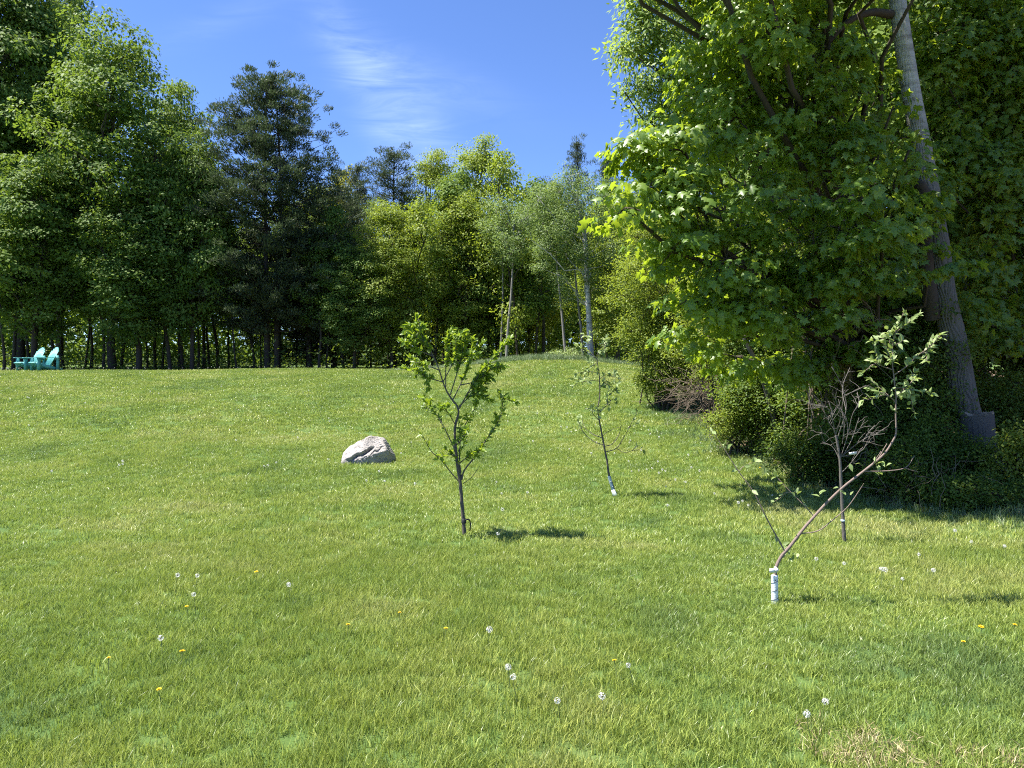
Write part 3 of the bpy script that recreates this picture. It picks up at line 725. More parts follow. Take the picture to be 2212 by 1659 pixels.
# ------------------------------------------------------------------ near maple on the right
rm = np.random.default_rng(101)
lob = []
def LB(vx, vy, Y, r, rz=None, w_=1.0): p_ = at(vx, vy, Y); lob.append((p_.x, p_.y, p_.z, r, r, rz or r * .8, w_))
for a in [(1400, 410, 8.6, .55, .40), (1390, 330, 8.8, .40, .30), (1480, 330, 8.9, .55, .5), (1500, 450, 8.7, .6, .45), (1350, 450, 8.5, .35, .25), (1450, 545, 8.8, .45, .32),
          (1590, 250, 9.4, .75, .7), (1560, 110, 9.8, .8, .8), (1540, -20, 10.0, .8, .8), (1700, 60, 9.6, .9, .8), (1720, 210, 9.2, .75, .6),
          (1650, 420, 9.0, .75, .6), (1570, 560, 9.0, .75, .5), (1780, 350, 9.4, .7, .6), (1860, 430, 8.4, .55, .40), (1890, 480, 8.3, .45, .3),
          (1760, 540, 8.9, .8, .55), (1640, 660, 8.9, .7, .42), (1520, 650, 9.1, .5, .35), (1840, 620, 9.3, .8, .5), (1930, 560, 9.6, .6, .5), (1740, 690, 9.5, .8, .35),
          (1600, -160, 10.2, 1.0, .9), (1800, -150, 10.2, 1.1, .9), (2040, 580, 8.9, .22, .14), (1905, 310, 9.2, .28, .2), (1790, 130, 9.0, .42, .3), (1860, 160, 9.4, .3, .22), (1960, 370, 9.2, .28, .3), (2000, 440, 9.3, .26, .22), (1930, 230, 9.3, .2, .2), (1975, 300, 9.4, .18, .15), (1850, -350, 10.5, 1.2, 1.0), (1620, -330, 10.4, 1.0, .9), (1720, 300, 10.3, .8, .7), (1700, 120, 10.4, .9, .8), (1830, -60, 10.4, .9, .8), (1650, 60, 8.6, .6, .5), (1700, -140, 8.6, .6, .5), (1960, -190, 8.2, .6, .5), (1490, 735, 9.8, .45, .3), (1590, 770, 10.0, .5, .32), (1700, 790, 10.2, .55, .35), (1830, 740, 10.3, .6, .4), (1930, 690, 10.2, .45, .4), (1560, 690, 9.3, .4, .25), (1780, -130, 8.4, .5, .4), (1820, -220, 8.4, .7, .6), (1900, -140, 8.3, .5, .5), (2040, -120, 8.2, .5, .4)]:  # some lobes above the view were put there to shade the lawn
    LB(*a[:4], a[4])
for a in [(1.7, 7.8, 6.7, .6), (2.4, 7.6, 6.7, .6), (1.2, 8.6, 7.0, .5), (2.0, 8.5, 7.0, .6), (2.7, 8.3, 7.0, .7), (0.8, 9.4, 7.5, .45), (1.6, 9.4, 7.5, .5), (3.2, 7.5, 6.8, .6), (1.3, 10.0, 7.8, .4)]: lob.append((a[0], a[1], a[2], a[3], a[3], a[3] * .6, 1.0))  # high boughs out of view, added to cast shade on the lawn at right
base = (5.6, 10.9, gz(5.6, 10.9))
path = [(5.6, 10.9, base[2] - .3), (5.5, 10.8, 1.6), (5.2, 10.7, 3.2), (4.8, 10.5, 5.0), (4.4, 10.4, 7.0), (4.1, 10.4, 9.0)]
wood, lv, C = plant(rm, path, 0.17, 0.04, lob, 720, 42, 0.30, 0.108, 'maple', flat=0.45, droop=0.85, limb_r=0.042, inner=0.34, sides=10)
P, U, Nn, S, T = lv
mo = thing('maple_tree', base, 'near maple with large lobed sunlit leaves hanging over the lawn edge', 'maple')
link('trunk', wood.mesh('near_maple_trunk', 'forest_bark', True, base), mo)
# the 300 leaves that show largest are parts of their own
d = np.linalg.norm(P - np.array([0, 0, CAM_Z]), axis=1)
vis = (P[:, 2] - CAM_Z) / P[:, 1] < 0.50
big = np.argsort(np.where(vis, S / d, 0))[::-1][:300]
rest = np.ones(len(P), bool); rest[big] = False
acc = Acc(); add_leaves(acc, P[rest], U[rest], Nn[rest], S[rest], T[rest], 'maple')
tag(link('crown', acc.mesh('near_maple_crown', 'maple_leaf', False, base), mo), kind='stuff')
def leaf_set(tmpl, mat, name):
    tv, tf = TEMPL[tmpl]; r_ = []
    for q_ in (0.15, 0.4, 0.65, 0.9):
        r_.append(mesh_from(f'{name}', tv, tf, mat, np.full(len(tv), q_), True))
    return r_
def leaf_objs(parent, base, P, U, Nn, S, T, meshes):
    U = nrm(U); X = nrm(np.cross(U, Nn)); Z = np.cross(X, U)
    for k in range(len(P)):
        o = bpy.data.objects.new('leaf', meshes[int(np.clip(T[k], 0, .999) * 4)]); COL.objects.link(o); o.parent = parent
        m = Matrix(((X[k, 0] * S[k], U[k, 0] * S[k], Z[k, 0] * S[k], P[k, 0] - base[0]), (X[k, 1] * S[k], U[k, 1] * S[k], Z[k, 1] * S[k], P[k, 1] - base[1]),
                    (X[k, 2] * S[k], U[k, 2] * S[k], Z[k, 2] * S[k], P[k, 2] - base[2]), (0, 0, 0, 1)))
        o.matrix_basis = m
leaf_objs(mo, base, P[big], U[big], Nn[big], S[big], T[big], leaf_set('maple', 'maple_leaf', 'maple_leaf_blade'))
# second maple, darker, right of the leaning trunk
lob = []
for a in [(2080, 60, 11.0, .8, .9), (2170, 150, 11.2, .9, 1.0), (2080, 330, 11.0, .55, .7), (2160, 420, 11.0, .8, .8), (2200, 640, 11.0, .8, .7), (2110, 560, 10.6, .5, .5), (2130, 700, 10.6, .6, .5),
          (2260, 300, 11.4, 1.0, 1.1), (2120, -150, 11.3, 1.1, 1.0), (2300, 60, 11.6, 1.1, 1.1), (2300, 560, 11.4, 1.0, 1.0), (2030, 160, 10.9, .4, .6), (2090, 690, 10.2, .35, .3), (2010, 420, 10.6, .4, .5)]:
    LB(*a[:4], a[4])
base2 = (9.0, 12.2, gz(9.0, 12.2))
custom_tree('maple_tree', 'darker maple filling the top right corner behind the leaning trunk', 'maple', base2,
            [(9.0, 12.2, base2[2] - .3), (8.9, 12.1, 2.5), (8.7, 12.0, 5.0), (8.5, 11.8, 8.5)], 0.16, .04, 'forest_bark', lob, 460, 36, 0.34, 0.108, 'maple', 'maple_leaf', 103,
            flat=0.5, droop=0.75, limb_r=0.03, inner=0.45)
# airy tree with narrow leaves behind it
lob = []
for a in [(1400, 60, 13.0, .5, .5), (1370, 110, 13.0, .35, .3), (1440, 130, 13.2, .6, .6), (1385, 190, 13.0, .45, .3), (1440, 230, 13.2, .5, .35), (1420, -60, 13.2, .7, .7), (1500, 20, 13.6, .8, .8), (1500, 200, 13.4, .7, .7),
          (1480, -200, 13.6, .9, .9), (1600, -120, 14, 1.0, 1.0), (1560, 260, 13.6, .7, .7), (1520, 330, 13.4, .6, .4), (1345, 100, 12.8, .22, .2), (1350, 200, 12.9, .25, .18), (1400, 260, 13.0, .35, .22), (1390, 20, 13, .4, .4)]:
    LB(*a[:4], a[4])
base3 = (5.9, 14.2, gz(5.9, 14.2))
custom_tree('ash_tree', 'airy tree with narrow pale leaves against the sky above the maple', 'tree', base3,
            [(5.9, 14.2, base3[2] - .3), (5.6, 14.0, 3), (5.0, 13.8, 6), (4.3, 13.6, 8.5), (3.9, 13.5, 10)], 0.13, .03, 'forest_bark', lob, 620, 32, 0.34, 0.12, 'lance', 'ash_leaf', 105,
            flat=0.7, droop=0.6, limb_r=0.028, inner=0.5)

# ------------------------------------------------------------------ leaning trunk, stump, snag
def bark_trunk(path, radii, seed, sides=120, rings=260, ridge=0.05):
    rg_ = np.random.default_rng(seed); p_ = smooth_path(path, 24); 
    tt = np.linspace(0, len(p_) - 1, rings); p_ = np.stack([np.interp(tt, np.arange(len(p_)), p_[:, k]) for k in range(3)], -1)
    rr = np.interp(np.linspace(0, 1, rings), np.linspace(0, 1, len(radii)), radii)
    ang = np.linspace(0, 2 * np.pi, sides, endpoint=False); hgt = np.linspace(0, np.linalg.norm(np.array(path[-1]) - np.array(path[0])), rings)
    A_, H_ = np.meshgrid(ang, hgt)
    w1 = A_ * 11 + 1.6 * np.sin(H_ * 5.0 + 2 * np.sin(A_ * 2)) + 1.1 * np.sin(H_ * 11 + A_ * 3)
    fur = (np.abs(np.sin(w1)) ** 0.6 - 0.6) * ridge * np.clip(1.25 - H_ / hgt.max() * 1.4, 0.12, 1)
    rad = rr[:, None] * (1 + fur + 0.012 * rg_.standard_normal(A_.shape))
    tan = nrm(np.gradient(p_, axis=0)); a = nrm(np.cross(tan, [0.1, 1, .05])); b = np.cross(tan, a)
    v_ = p_[:, None] + rad[..., None] * (np.cos(ang)[None, :, None] * a[:, None] + np.sin(ang)[None, :, None] * b[:, None])
    i_ = np.arange(rings - 1)[:, None] * sides; j_ = np.arange(sides)[None]; j2 = (j_ + 1) % sides
    f_ = np.concatenate([np.stack([i_ + j_, i_ + j2, i_ + sides + j2], -1).reshape(-1, 3), np.stack([i_ + j_, i_ + sides + j2, i_ + sides + j_], -1).reshape(-1, 3)])
    return v_.reshape(-1, 3), f_
YT = 9.8
pth = [at(2118, 985, YT), at(2085, 880, YT), at(2066, 760, YT), at(2040, 640, YT), at(2025, 520, YT), at(1992, 330, YT), at(1965, 180, YT), at(1938, 0, YT), at(1915, -180, YT), at(1900, -420, YT)]
bse = (pth[0].x, pth[0].y, gz(pth[0].x, pth[0].y))
pth = [Vector((bse[0] + .03, bse[1], bse[2] - .15))] + pth[1:]
lt = thing('leaning_tree', bse, 'tall leaning tree with furrowed grey trunk, pale and smooth higher up', 'tree')
v_, f_ = bark_trunk([tuple(q_) for q_ in pth], [.21, .16, .145, .137, .13, .122, .112, .105, .098, .07], 3, ridge=0.20)
acc = Acc(); acc.add(v_, f_); link('trunk', acc.mesh('leaning_trunk', 'aspen_bark', True, bse), lt)
acc = Acc(); tube(acc, smooth_path([at(1930, 32, YT), at(1880, 27, YT - .1), at(1835, 45, YT - .2), at(1800, 80, YT - .2), at(1770, 120, YT - .1)], 5), .06, .02, 8, .05, rm); link('branch', acc.mesh('leaning_branch', 'forest_bark', True, bse), lt)
acc = Acc(); tube(acc, smooth_path([at(2015, 690, YT), at(2000, 560, YT - .12), at(1996, 430, YT - .15), at(1985, 395, YT - .2)], 5), .10, .075, 10, .04, rm); link('branch', acc.mesh('dead_limb', 'forest_bark', True, bse), lt)
acc = Acc(); lob = []
for a in [(1850, -500, 10, 1.2, .9), (1950, -620, 9.8, 1.3, 1.0), (2060, -480, 9.6, 1.1, .9)]: LB(*a[:4], a[4])
_, lv, _ = plant(rm, [tuple(q_) for q_ in pth[-3:]], .09, .03, lob, 140, 26, .5, .12, 'rhomb')
acc = Acc(); add_leaves(acc, *lv, 'rhomb'); tag(link('crown', acc.mesh('leaning_crown', 'stand_leaf', False, bse), lt), kind='stuff')
# stump
sb_ = at(2110, 1010, 9.35); sbz = gz(sb_.x, sb_.y); stt = at(2108, 895, 9.35)
so = thing('tree_stump', (sb_.x, sb_.y, sbz), 'weathered furrowed stump, flat cut, at the foot of the leaning tree', 'stump')
hh = stt.z - sbz
v_, f_ = bark_trunk([(0.05, 0, -.1), (.03, 0, hh * .3), (.01, 0, hh * .7), (0, 0, hh)], [.34, .235, .195, .185], 8, 120, 60, ridge=0.22)
top = np.arange(59 * 120, 60 * 120)
top = np.arange(59 * 120, 60 * 120)
v_[top, 2] += .022 * np.sin(np.arange(120) * .37) + .012 * np.random.default_rng(2).standard_normal(120)
acc = Acc(); acc.add(v_, f_); link('bark', acc.mesh('stump_bark', 'old_bark', True), so)
ct = v_[top]; vc = np.vstack([ct, [[0, 0, hh - .012]]]); acc = Acc(); acc.add(vc - np.array([0, 0, .004]), [(k, (k + 1) % 120, 120) for k in range(120)]); link('cut_face', acc.mesh('stump_cut', 'cut_wood'), so)
# broken snag
sn = at(1815, 420, 10.6); snz = gz(sn.x, sn.y)
acc = Acc(); tube(acc, smooth_path([(sn.x + .25, sn.y, snz - .2), (sn.x + .1, sn.y, 2), tuple(sn), tuple(at(1808, 335, 10.6)), tuple(at(1812, 282, 10.6))], 6), .12, .05, 10, .10, rm)
so = thing('dead_snag', (sn.x, sn.y, snz), 'broken dead trunk standing among the maple leaves', 'dead trunk'); link('trunk', acc.mesh('snag', 'snag_wood', True, (sn.x, sn.y, snz)), so)

# ------------------------------------------------------------------ shrubs and thicket on the right
def shrub(name, label, seed, vx, vy, Y, rvx, rvy, nl_, ncl, nleaf, rc, size, leafm, nstem=7, cat='shrub', group=None, bark='forest_bark', lr=0.5, tmpl='rhomb', stem_r=0.022):
    rg_ = np.random.default_rng(seed); c = at(vx, vy, Y); k = Y / 1534; ncl = int(ncl * 1.5); lr *= 1.12; size *= 1.12
    bz = gz(c.x, c.y); lobes = []
    for q_ in range(nl_):
        a = q_ * 2.4; f = math.sqrt((q_ + .5) / nl_)
        yy = Y + rg_.normal() * rvx * k * .4
        lobes.append((c.x + rvx * k * f * math.cos(a), yy, max(bz + .12, c.z + rvy * k * f * math.sin(a)), lr, lr, lr * .7))
    lb = np.array(lobes); base = (c.x, Y, bz); wood = Acc()
    for q_, l in enumerate(lobes):
        b0 = np.array([c.x + rg_.normal() * .25 * rvx * k, Y + rg_.normal() * .2, 0]); b0[2] = gz(b0[0], b0[1]) - .05
        tube(wood, limb_path(b0, np.array(l[:3]), .3 * rg_.random(), rg_, 7), stem_r * (.6 + .8 * rg_.random()), .006, 5)
    wt = lb[:, 3] ** 2; wt /= wt.sum(); li = rg_.choice(nl_, ncl, p=wt)
    C = lb[li, :3] + rdirs(rg_, ncl) * (rg_.random(ncl) ** .5)[:, None] * lb[li, 3:6]; C[:, 2] = np.maximum(C[:, 2], terrain(C[:, 0], C[:, 1]) + .06)
    for q_ in range(0, ncl, 2): tube(wood, limb_path(lb[li[q_], :3], C[q_], .05, rg_, 4), .007, .003, 3)
    lv = clump_leaves(rg_, C, rc * (.6 + .8 * rg_.random(ncl)), nleaf, size, .8, .25)
    P_ = lv[0]; P_[:, 2] = np.maximum(P_[:, 2], terrain(P_[:, 0], P_[:, 1]) + .02)
    o = thing(name, base, label, cat, group)
    link('stems', wood.mesh(name + '_stems', bark, True, base), o)
    acc = Acc(); add_leaves(acc, *lv, tmpl); tag(link('foliage', acc.mesh(name + '_foliage', leafm, False, base), o), kind='stuff')
    return o
TH = 'thicket shrubs along the right-hand lawn edge'
shrub('honeysuckle_bush', 'tall light green small-leaved bush at the far end of the thicket', 201, 1450, 600, 19.5, 105, 150, 26, 800, 34, .34, .055, 'shrub_leaf', lr=.55)
shrub('honeysuckle_bush', 'lower arching light green bush skirt above the twiggy brush', 202, 1425, 735, 19.0, 75, 55, 12, 300, 34, .30, .05, 'shrub_leaf', lr=.42)
shrub('thicket_shrub', 'low leafy skirt of the light green bush at the grass', 223, 1440, 815, 18.6, 60, 30, 9, 200, 32, .26, .048, 'shrub_leaf', group=TH, lr=.3)
shrub('thicket_shrub', 'pale-leaved thicket shrub between the light green bush and the maple boughs', 203, 1560, 700, 15.5, 90, 110, 16, 420, 34, .28, .048, 'shrub_leaf', group=TH, lr=.45)
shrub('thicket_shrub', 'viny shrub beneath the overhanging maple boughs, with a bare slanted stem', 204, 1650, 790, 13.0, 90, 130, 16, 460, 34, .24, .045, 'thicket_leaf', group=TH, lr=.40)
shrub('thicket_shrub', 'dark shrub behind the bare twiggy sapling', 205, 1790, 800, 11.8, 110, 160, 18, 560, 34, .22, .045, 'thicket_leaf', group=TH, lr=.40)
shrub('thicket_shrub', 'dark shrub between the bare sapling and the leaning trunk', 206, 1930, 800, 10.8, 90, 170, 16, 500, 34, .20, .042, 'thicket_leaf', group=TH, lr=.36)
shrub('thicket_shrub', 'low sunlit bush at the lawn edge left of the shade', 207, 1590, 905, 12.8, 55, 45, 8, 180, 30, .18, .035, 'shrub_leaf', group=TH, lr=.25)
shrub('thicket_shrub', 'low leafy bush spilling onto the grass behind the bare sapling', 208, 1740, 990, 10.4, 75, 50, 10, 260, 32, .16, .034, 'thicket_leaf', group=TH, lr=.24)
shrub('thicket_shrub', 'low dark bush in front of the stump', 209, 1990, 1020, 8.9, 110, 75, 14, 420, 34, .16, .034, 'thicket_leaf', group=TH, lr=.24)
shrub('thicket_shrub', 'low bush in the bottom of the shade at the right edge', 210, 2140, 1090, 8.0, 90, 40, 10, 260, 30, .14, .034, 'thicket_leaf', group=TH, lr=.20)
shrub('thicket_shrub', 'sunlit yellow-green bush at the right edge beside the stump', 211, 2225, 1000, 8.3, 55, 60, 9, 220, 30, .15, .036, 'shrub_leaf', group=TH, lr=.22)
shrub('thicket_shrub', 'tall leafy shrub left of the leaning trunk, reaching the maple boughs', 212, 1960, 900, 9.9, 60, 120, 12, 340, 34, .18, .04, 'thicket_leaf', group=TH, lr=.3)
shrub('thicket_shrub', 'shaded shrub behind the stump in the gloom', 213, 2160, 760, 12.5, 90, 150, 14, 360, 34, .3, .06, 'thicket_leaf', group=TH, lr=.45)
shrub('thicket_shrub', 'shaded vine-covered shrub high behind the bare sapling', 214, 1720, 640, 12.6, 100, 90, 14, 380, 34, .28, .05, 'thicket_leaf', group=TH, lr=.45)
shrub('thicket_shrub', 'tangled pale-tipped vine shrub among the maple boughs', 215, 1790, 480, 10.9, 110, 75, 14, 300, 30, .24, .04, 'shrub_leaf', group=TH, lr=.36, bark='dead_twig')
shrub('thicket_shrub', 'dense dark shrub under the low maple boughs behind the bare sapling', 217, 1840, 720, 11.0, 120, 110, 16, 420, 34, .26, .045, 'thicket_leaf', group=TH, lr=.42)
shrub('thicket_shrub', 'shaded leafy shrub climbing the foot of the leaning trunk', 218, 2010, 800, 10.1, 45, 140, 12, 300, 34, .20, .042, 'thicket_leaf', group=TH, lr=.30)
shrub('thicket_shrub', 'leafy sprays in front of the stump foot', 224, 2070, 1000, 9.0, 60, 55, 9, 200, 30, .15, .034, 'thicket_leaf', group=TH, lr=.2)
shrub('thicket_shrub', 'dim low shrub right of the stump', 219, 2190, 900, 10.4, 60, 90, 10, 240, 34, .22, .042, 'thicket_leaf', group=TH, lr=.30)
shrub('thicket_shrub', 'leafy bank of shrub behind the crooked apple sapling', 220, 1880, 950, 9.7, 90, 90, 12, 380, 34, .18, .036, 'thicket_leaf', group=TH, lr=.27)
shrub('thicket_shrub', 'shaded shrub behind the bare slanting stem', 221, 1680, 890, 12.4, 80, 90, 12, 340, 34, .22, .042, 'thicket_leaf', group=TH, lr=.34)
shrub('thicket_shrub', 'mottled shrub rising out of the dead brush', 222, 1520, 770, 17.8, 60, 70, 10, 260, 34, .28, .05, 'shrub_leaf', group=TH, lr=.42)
shrub('pale_bush', 'small pale grey-green bush on the mound beside the birch', 216, 1222, 772, 32.0, 32, 20, 6, 90, 30, .22, .06, 'apple_leaf', lr=.25, bark='grey_twig')
# brush pile of dead twigs and hanging vines
def twigs(name, label, seed, vx, vy, Y, rvx, rvy, n, ln, r, bark, cat, up=0.2):
    rg_ = np.random.default_rng(seed); c = at(vx, vy, Y); k = Y / 1534; acc_ = Acc()
    for _ in range(n):
        p0 = np.array([c.x + rg_.normal() * rvx * k * .6, Y + rg_.normal() * .4, c.z + rg_.normal() * rvy * k * .5])
        p0[2] = max(p0[2], gz(p0[0], p0[1]) + .03)
        dv = nrm(rg_.standard_normal(3) * np.array([1, .6, .7]) + np.array([0, 0, up])); p1 = p0 + dv * ln * (.4 + rg_.random()); p1[2] = max(p1[2], gz(p1[0], p1[1]) + .03)
        tube(acc_, limb_path(p0, p1, .12 * rg_.normal(), rg_, 6), r * (.5 + rg_.random()), r * .3, 4)
    b_ = (c.x, Y, gz(c.x, Y)); o = link(name, acc_.mesh(name, bark, True, b_), None, b_)
    return tag(o, label, cat)
twigs('brush_pile', 'grey-brown heap of dead twigs where the thicket meets the lawn', 301, 1530, 850, 16.5, 60, 45, 240, .8, .006, 'dead_twig', 'brush')
twigs('brush_pile', 'tangle of dry stems on the ground left of the stump', 302, 1960, 1050, 8.8, 75, 40, 90, .5, .005, 'dead_twig', 'brush')
twigs('vine_tangle', 'pale hanging vine stems in the shade above the bare sapling', 303, 1810, 700, 10.2, 40, 110, 70, .8, .007, 'dead_twig', 'vine', -.6)
twigs('vine_tangle', 'arching bare vine stems among the maple boughs', 304, 1760, 500, 9.6, 130, 60, 60, .9, .006, 'dead_twig', 'vine', .1)
acc = Acc(); p_ = [tuple(at(x_, y_, 12.2)) for x_, y_ in [(1680, 940), (1658, 850), (1632, 780), (1610, 735), (1600, 680)]]
tube(acc, smooth_path(p_, 5), .05, .03, 8, .04, rm); b_ = (p_[0][0], 12.2, gz(p_[0][0], 12.2)); tag(link('slanting_stem', acc.mesh('slanting_stem', 'old_bark', True, b_), None, b_), 'bare grey stem slanting up through the thicket', 'stem')
acc = Acc(); p_ = [tuple(at(x_, y_, 17.2)) for x_, y_ in [(1530, 840), (1522, 790), (1515, 745), (1510, 690)]]
tube(acc, smooth_path(p_, 5), .06, .04, 8, .04, rm); b_ = (p_[0][0], 17.2, gz(p_[0][0], 17.2)); tag(link('slanting_stem', acc.mesh('slanting_stem', 'forest_bark', True, b_), None, b_), 'short dark stem standing in the dead brush', 'stem')

# ------------------------------------------------------------------ saplings
def sapling(name, label, crop, Y0, trunk, r0, r1, branches, bark, leafm, size, seed, dens, extra=(), rbr=.006, cut=.35, mul=1.0, shoots=0):
    x0, y0, s_ = crop; rg_ = np.random.default_rng(seed)
    def cv(p): return ((x0 + p[0] / s_) * 2212 / 3000, (y0 + p[1] / s_) * 2212 / 3000)
    bpx = cv(trunk[0]); g_ = ground(*bpx); Y = g_.y; base = (g_.x, g_.y, g_.z)
    def P3(p, dy): return np.array(at(*cv(p), Y + dy))
    o = thing(name, base, label, 'sapling')
    tp = [P3(p, 0) for p in trunk]; tp[0] = tp[0] - np.array([0, 0, .04])
    acc_ = Acc(); sp = smooth_path(tp, 5); tube(acc_, sp, r0, r1, 10, .05, rg_, .8); link('trunk', acc_.mesh(name + '_trunk', bark, True, base), o)
    LP, LU = [], []
    def grow(path, c0, dn):
        seg = np.linalg.norm(np.diff(path, axis=0), axis=1); tot = seg.sum(); cum = np.concatenate([[0], np.cumsum(seg)])
        n_ = max(2, int((1 - c0) * tot * dn))
        for q_ in range(n_):
            d_ = tot * (c0 + (1 - c0) * ((q_ + .5) / n_)); pt = np.array([np.interp(d_, cum, path[:, k]) for k in range(3)])
            pt2 = np.array([np.interp(min(tot, d_ + .02), cum, path[:, k]) for k in range(3)]); dv = nrm(pt2 - pt + 1e-6)
            LP.append(pt); LU.append(nrm(.55 * dv + .75 * nrm(rg_.standard_normal(3)) + np.array([0, 0, .22])))
        for _ in range(3): LP.append(path[-1]); LU.append(nrm(nrm(path[-1] - path[-2]) + .7 * rg_.standard_normal(3)))
    for bi, br in enumerate(branches):
        pts, dn = br[0], br[1] * mul; dy = rg_.normal() * .16 if len(br) < 3 else br[2]; k_ = len(pts)
        bp = smooth_path([P3(p, dy * q_ / (k_ - 1)) for q_, p in enumerate(pts)], 4)
        acc_ = Acc(); tube(acc_, bp, rbr * (br[3] if len(br) > 3 else 1), .0022, 6); link('branch', acc_.mesh('sapling_branch', bark, True, base), o)
        for _ in range(shoots):
            q_ = rg_.integers(len(bp) // 3, len(bp) - 1); e_ = bp[q_] + nrm(nrm(bp[-1] - bp[0]) + .8 * rg_.standard_normal(3)) * rg_.uniform(.06, .2)
            acc_ = Acc(); tube(acc_, limb_path(bp[q_], e_, .012, rg_, 5), .0024, .0012, 4); link('twig', acc_.mesh('sapling_twig', bark, True, base), o)
        if dn > 0:
            grow(bp, cut, dn)
            for _ in range(1 + 2 * int(dn > 60)):          # short leafy side shoots
                q_ = rg_.integers(len(bp) // 2, len(bp) - 1); e_ = bp[q_] + nrm(nrm(bp[-1] - bp[0]) + .9 * rg_.standard_normal(3)) * rg_.uniform(.07, .21)
                acc_ = Acc(); sh = limb_path(bp[q_], e_, .01, rg_, 4); tube(acc_, sh, .003, .0015, 4); link('twig', acc_.mesh('sapling_twig', bark, True, base), o); grow(sh, .2, dn)
    for p, n_, sp_ in extra:
        c_ = P3(p, rg_.normal() * .03)
        for _ in range(n_): LP.append(c_ + rg_.standard_normal(3) * sp_ * .4); LU.append(nrm(rg_.standard_normal(3) + np.array([0, 0, .3])))
    if LP:
        LP = np.array(LP); LU = np.array(LU); n_ = len(LP)
        NN = nrm(np.array([-.25, -.35, .8]) + .6 * rg_.standard_normal((n_, 3))); SS = size * (.7 + .6 * rg_.random(n_)); TT = rg_.random(n_)
        kk = np.argsort(-SS / LP[:, 1]); a_, r_ = kk[:300], kk[300:]
        leaf_objs(o, base, LP[a_], LU[a_], NN[a_], SS[a_], TT[a_], leaf_set('ovate', leafm, 'sapling_leaf_blade'))
        if len(r_):
            acc_ = Acc(); add_leaves(acc_, LP[r_], LU[r_], NN[r_], SS[r_], TT[r_], 'ovate'); tag(link('foliage', acc_.mesh(name + '_foliage', leafm, True, base), o), kind='stuff')
    return o, base, P3, Y
# leafy sapling, centre
C2 = (1150, 900, 2.37)
s1, b1, P31, Y1 = sapling('leafy_sapling', 'leafy fruit sapling with bright green crown and dark trunk, centre of the lawn', C2, 7,
    [(503, 1590), (492, 1480), (482, 1360), (470, 1220), (455, 1130), (440, 1000), (432, 880), (440, 800), (458, 740), (450, 690), (420, 650), (380, 590), (350, 520), (315, 410), (260, 300), (200, 190), (182, 80)], .021, .003,
    [([(465, 1215), (400, 1140), (350, 1075), (270, 1000), (230, 930), (205, 885)], 22, -.1, 1.1), ([(430, 980), (380, 880), (340, 800), (290, 730), (210, 680)], 45, .12, 1.1),
     ([(480, 1200), (500, 1130), (580, 1030), (650, 920), (715, 830), (745, 770), (765, 700), (745, 600)], 55, -.1, 1.5), ([(490, 1225), (550, 1180), (605, 1105)], 0, .05, .6),
     ([(455, 940), (480, 860), (550, 740), (590, 660), (640, 590)], 70, .1), ([(455, 720), (520, 600), (600, 470), (700, 350), (740, 310)], 95, -.12, 1.2),
     ([(420, 640), (470, 540), (520, 420), (560, 330), (600, 330)], 95, .15), ([(330, 440), (230, 400), (110, 350)], 95), ([(280, 340), (180, 300), (85, 265)], 95), ([(350, 520), (250, 490), (180, 450)], 80),
     ([(370, 560), (370, 400), (380, 260), (390, 170)], 100), ([(400, 610), (450, 450), (480, 330), (520, 195)], 100), ([(460, 690), (540, 620), (640, 570)], 90), ([(440, 960), (500, 900), (525, 830)], 60),
     ([(470, 1080), (520, 1040), (560, 1020)], 50), ([(470, 1150), (450, 1060), (410, 1020)], 40), ([(480, 1200), (465, 1050), (470, 900), (450, 780)], 14, .03, 1.3), ([(600, 470), (690, 430), (750, 410)], 95), ([(315, 410), (240, 260), (130, 190)], 95),
     ([(470, 540), (560, 520), (650, 470)], 90), ([(350, 520), (420, 380), (440, 260), (430, 200)], 90), ([(260, 300), (220, 200), (150, 170)], 100), ([(520, 600), (580, 560), (610, 540)], 80), ([(438, 820), (390, 740), (350, 690)], 60)],
    'sapling_bark', 'sapling_leaf', .054, 401, 80, mul=2.0)
acc = Acc(); zz = P31((495, 1490), 0)
tube(acc, np.array([zz + np.array([0, 0, -.012]), zz + np.array([0, 0, .03])]), .0245, .0245, 12); link('tie_band', acc.mesh('tie_band', 'black_strap', True, b1), s1)
acc = Acc(); st_ = smooth_path([zz + np.array([.015, -.015, .02]), zz + np.array([.05, -.03, .03]), zz + np.array([.068, -.03, -.01]), zz + np.array([.062, -.03, -.085])], 4); tube(acc, st_, .007, .006, 5); link('strap_end', acc.mesh('strap_end', 'black_strap', True, b1), s1)
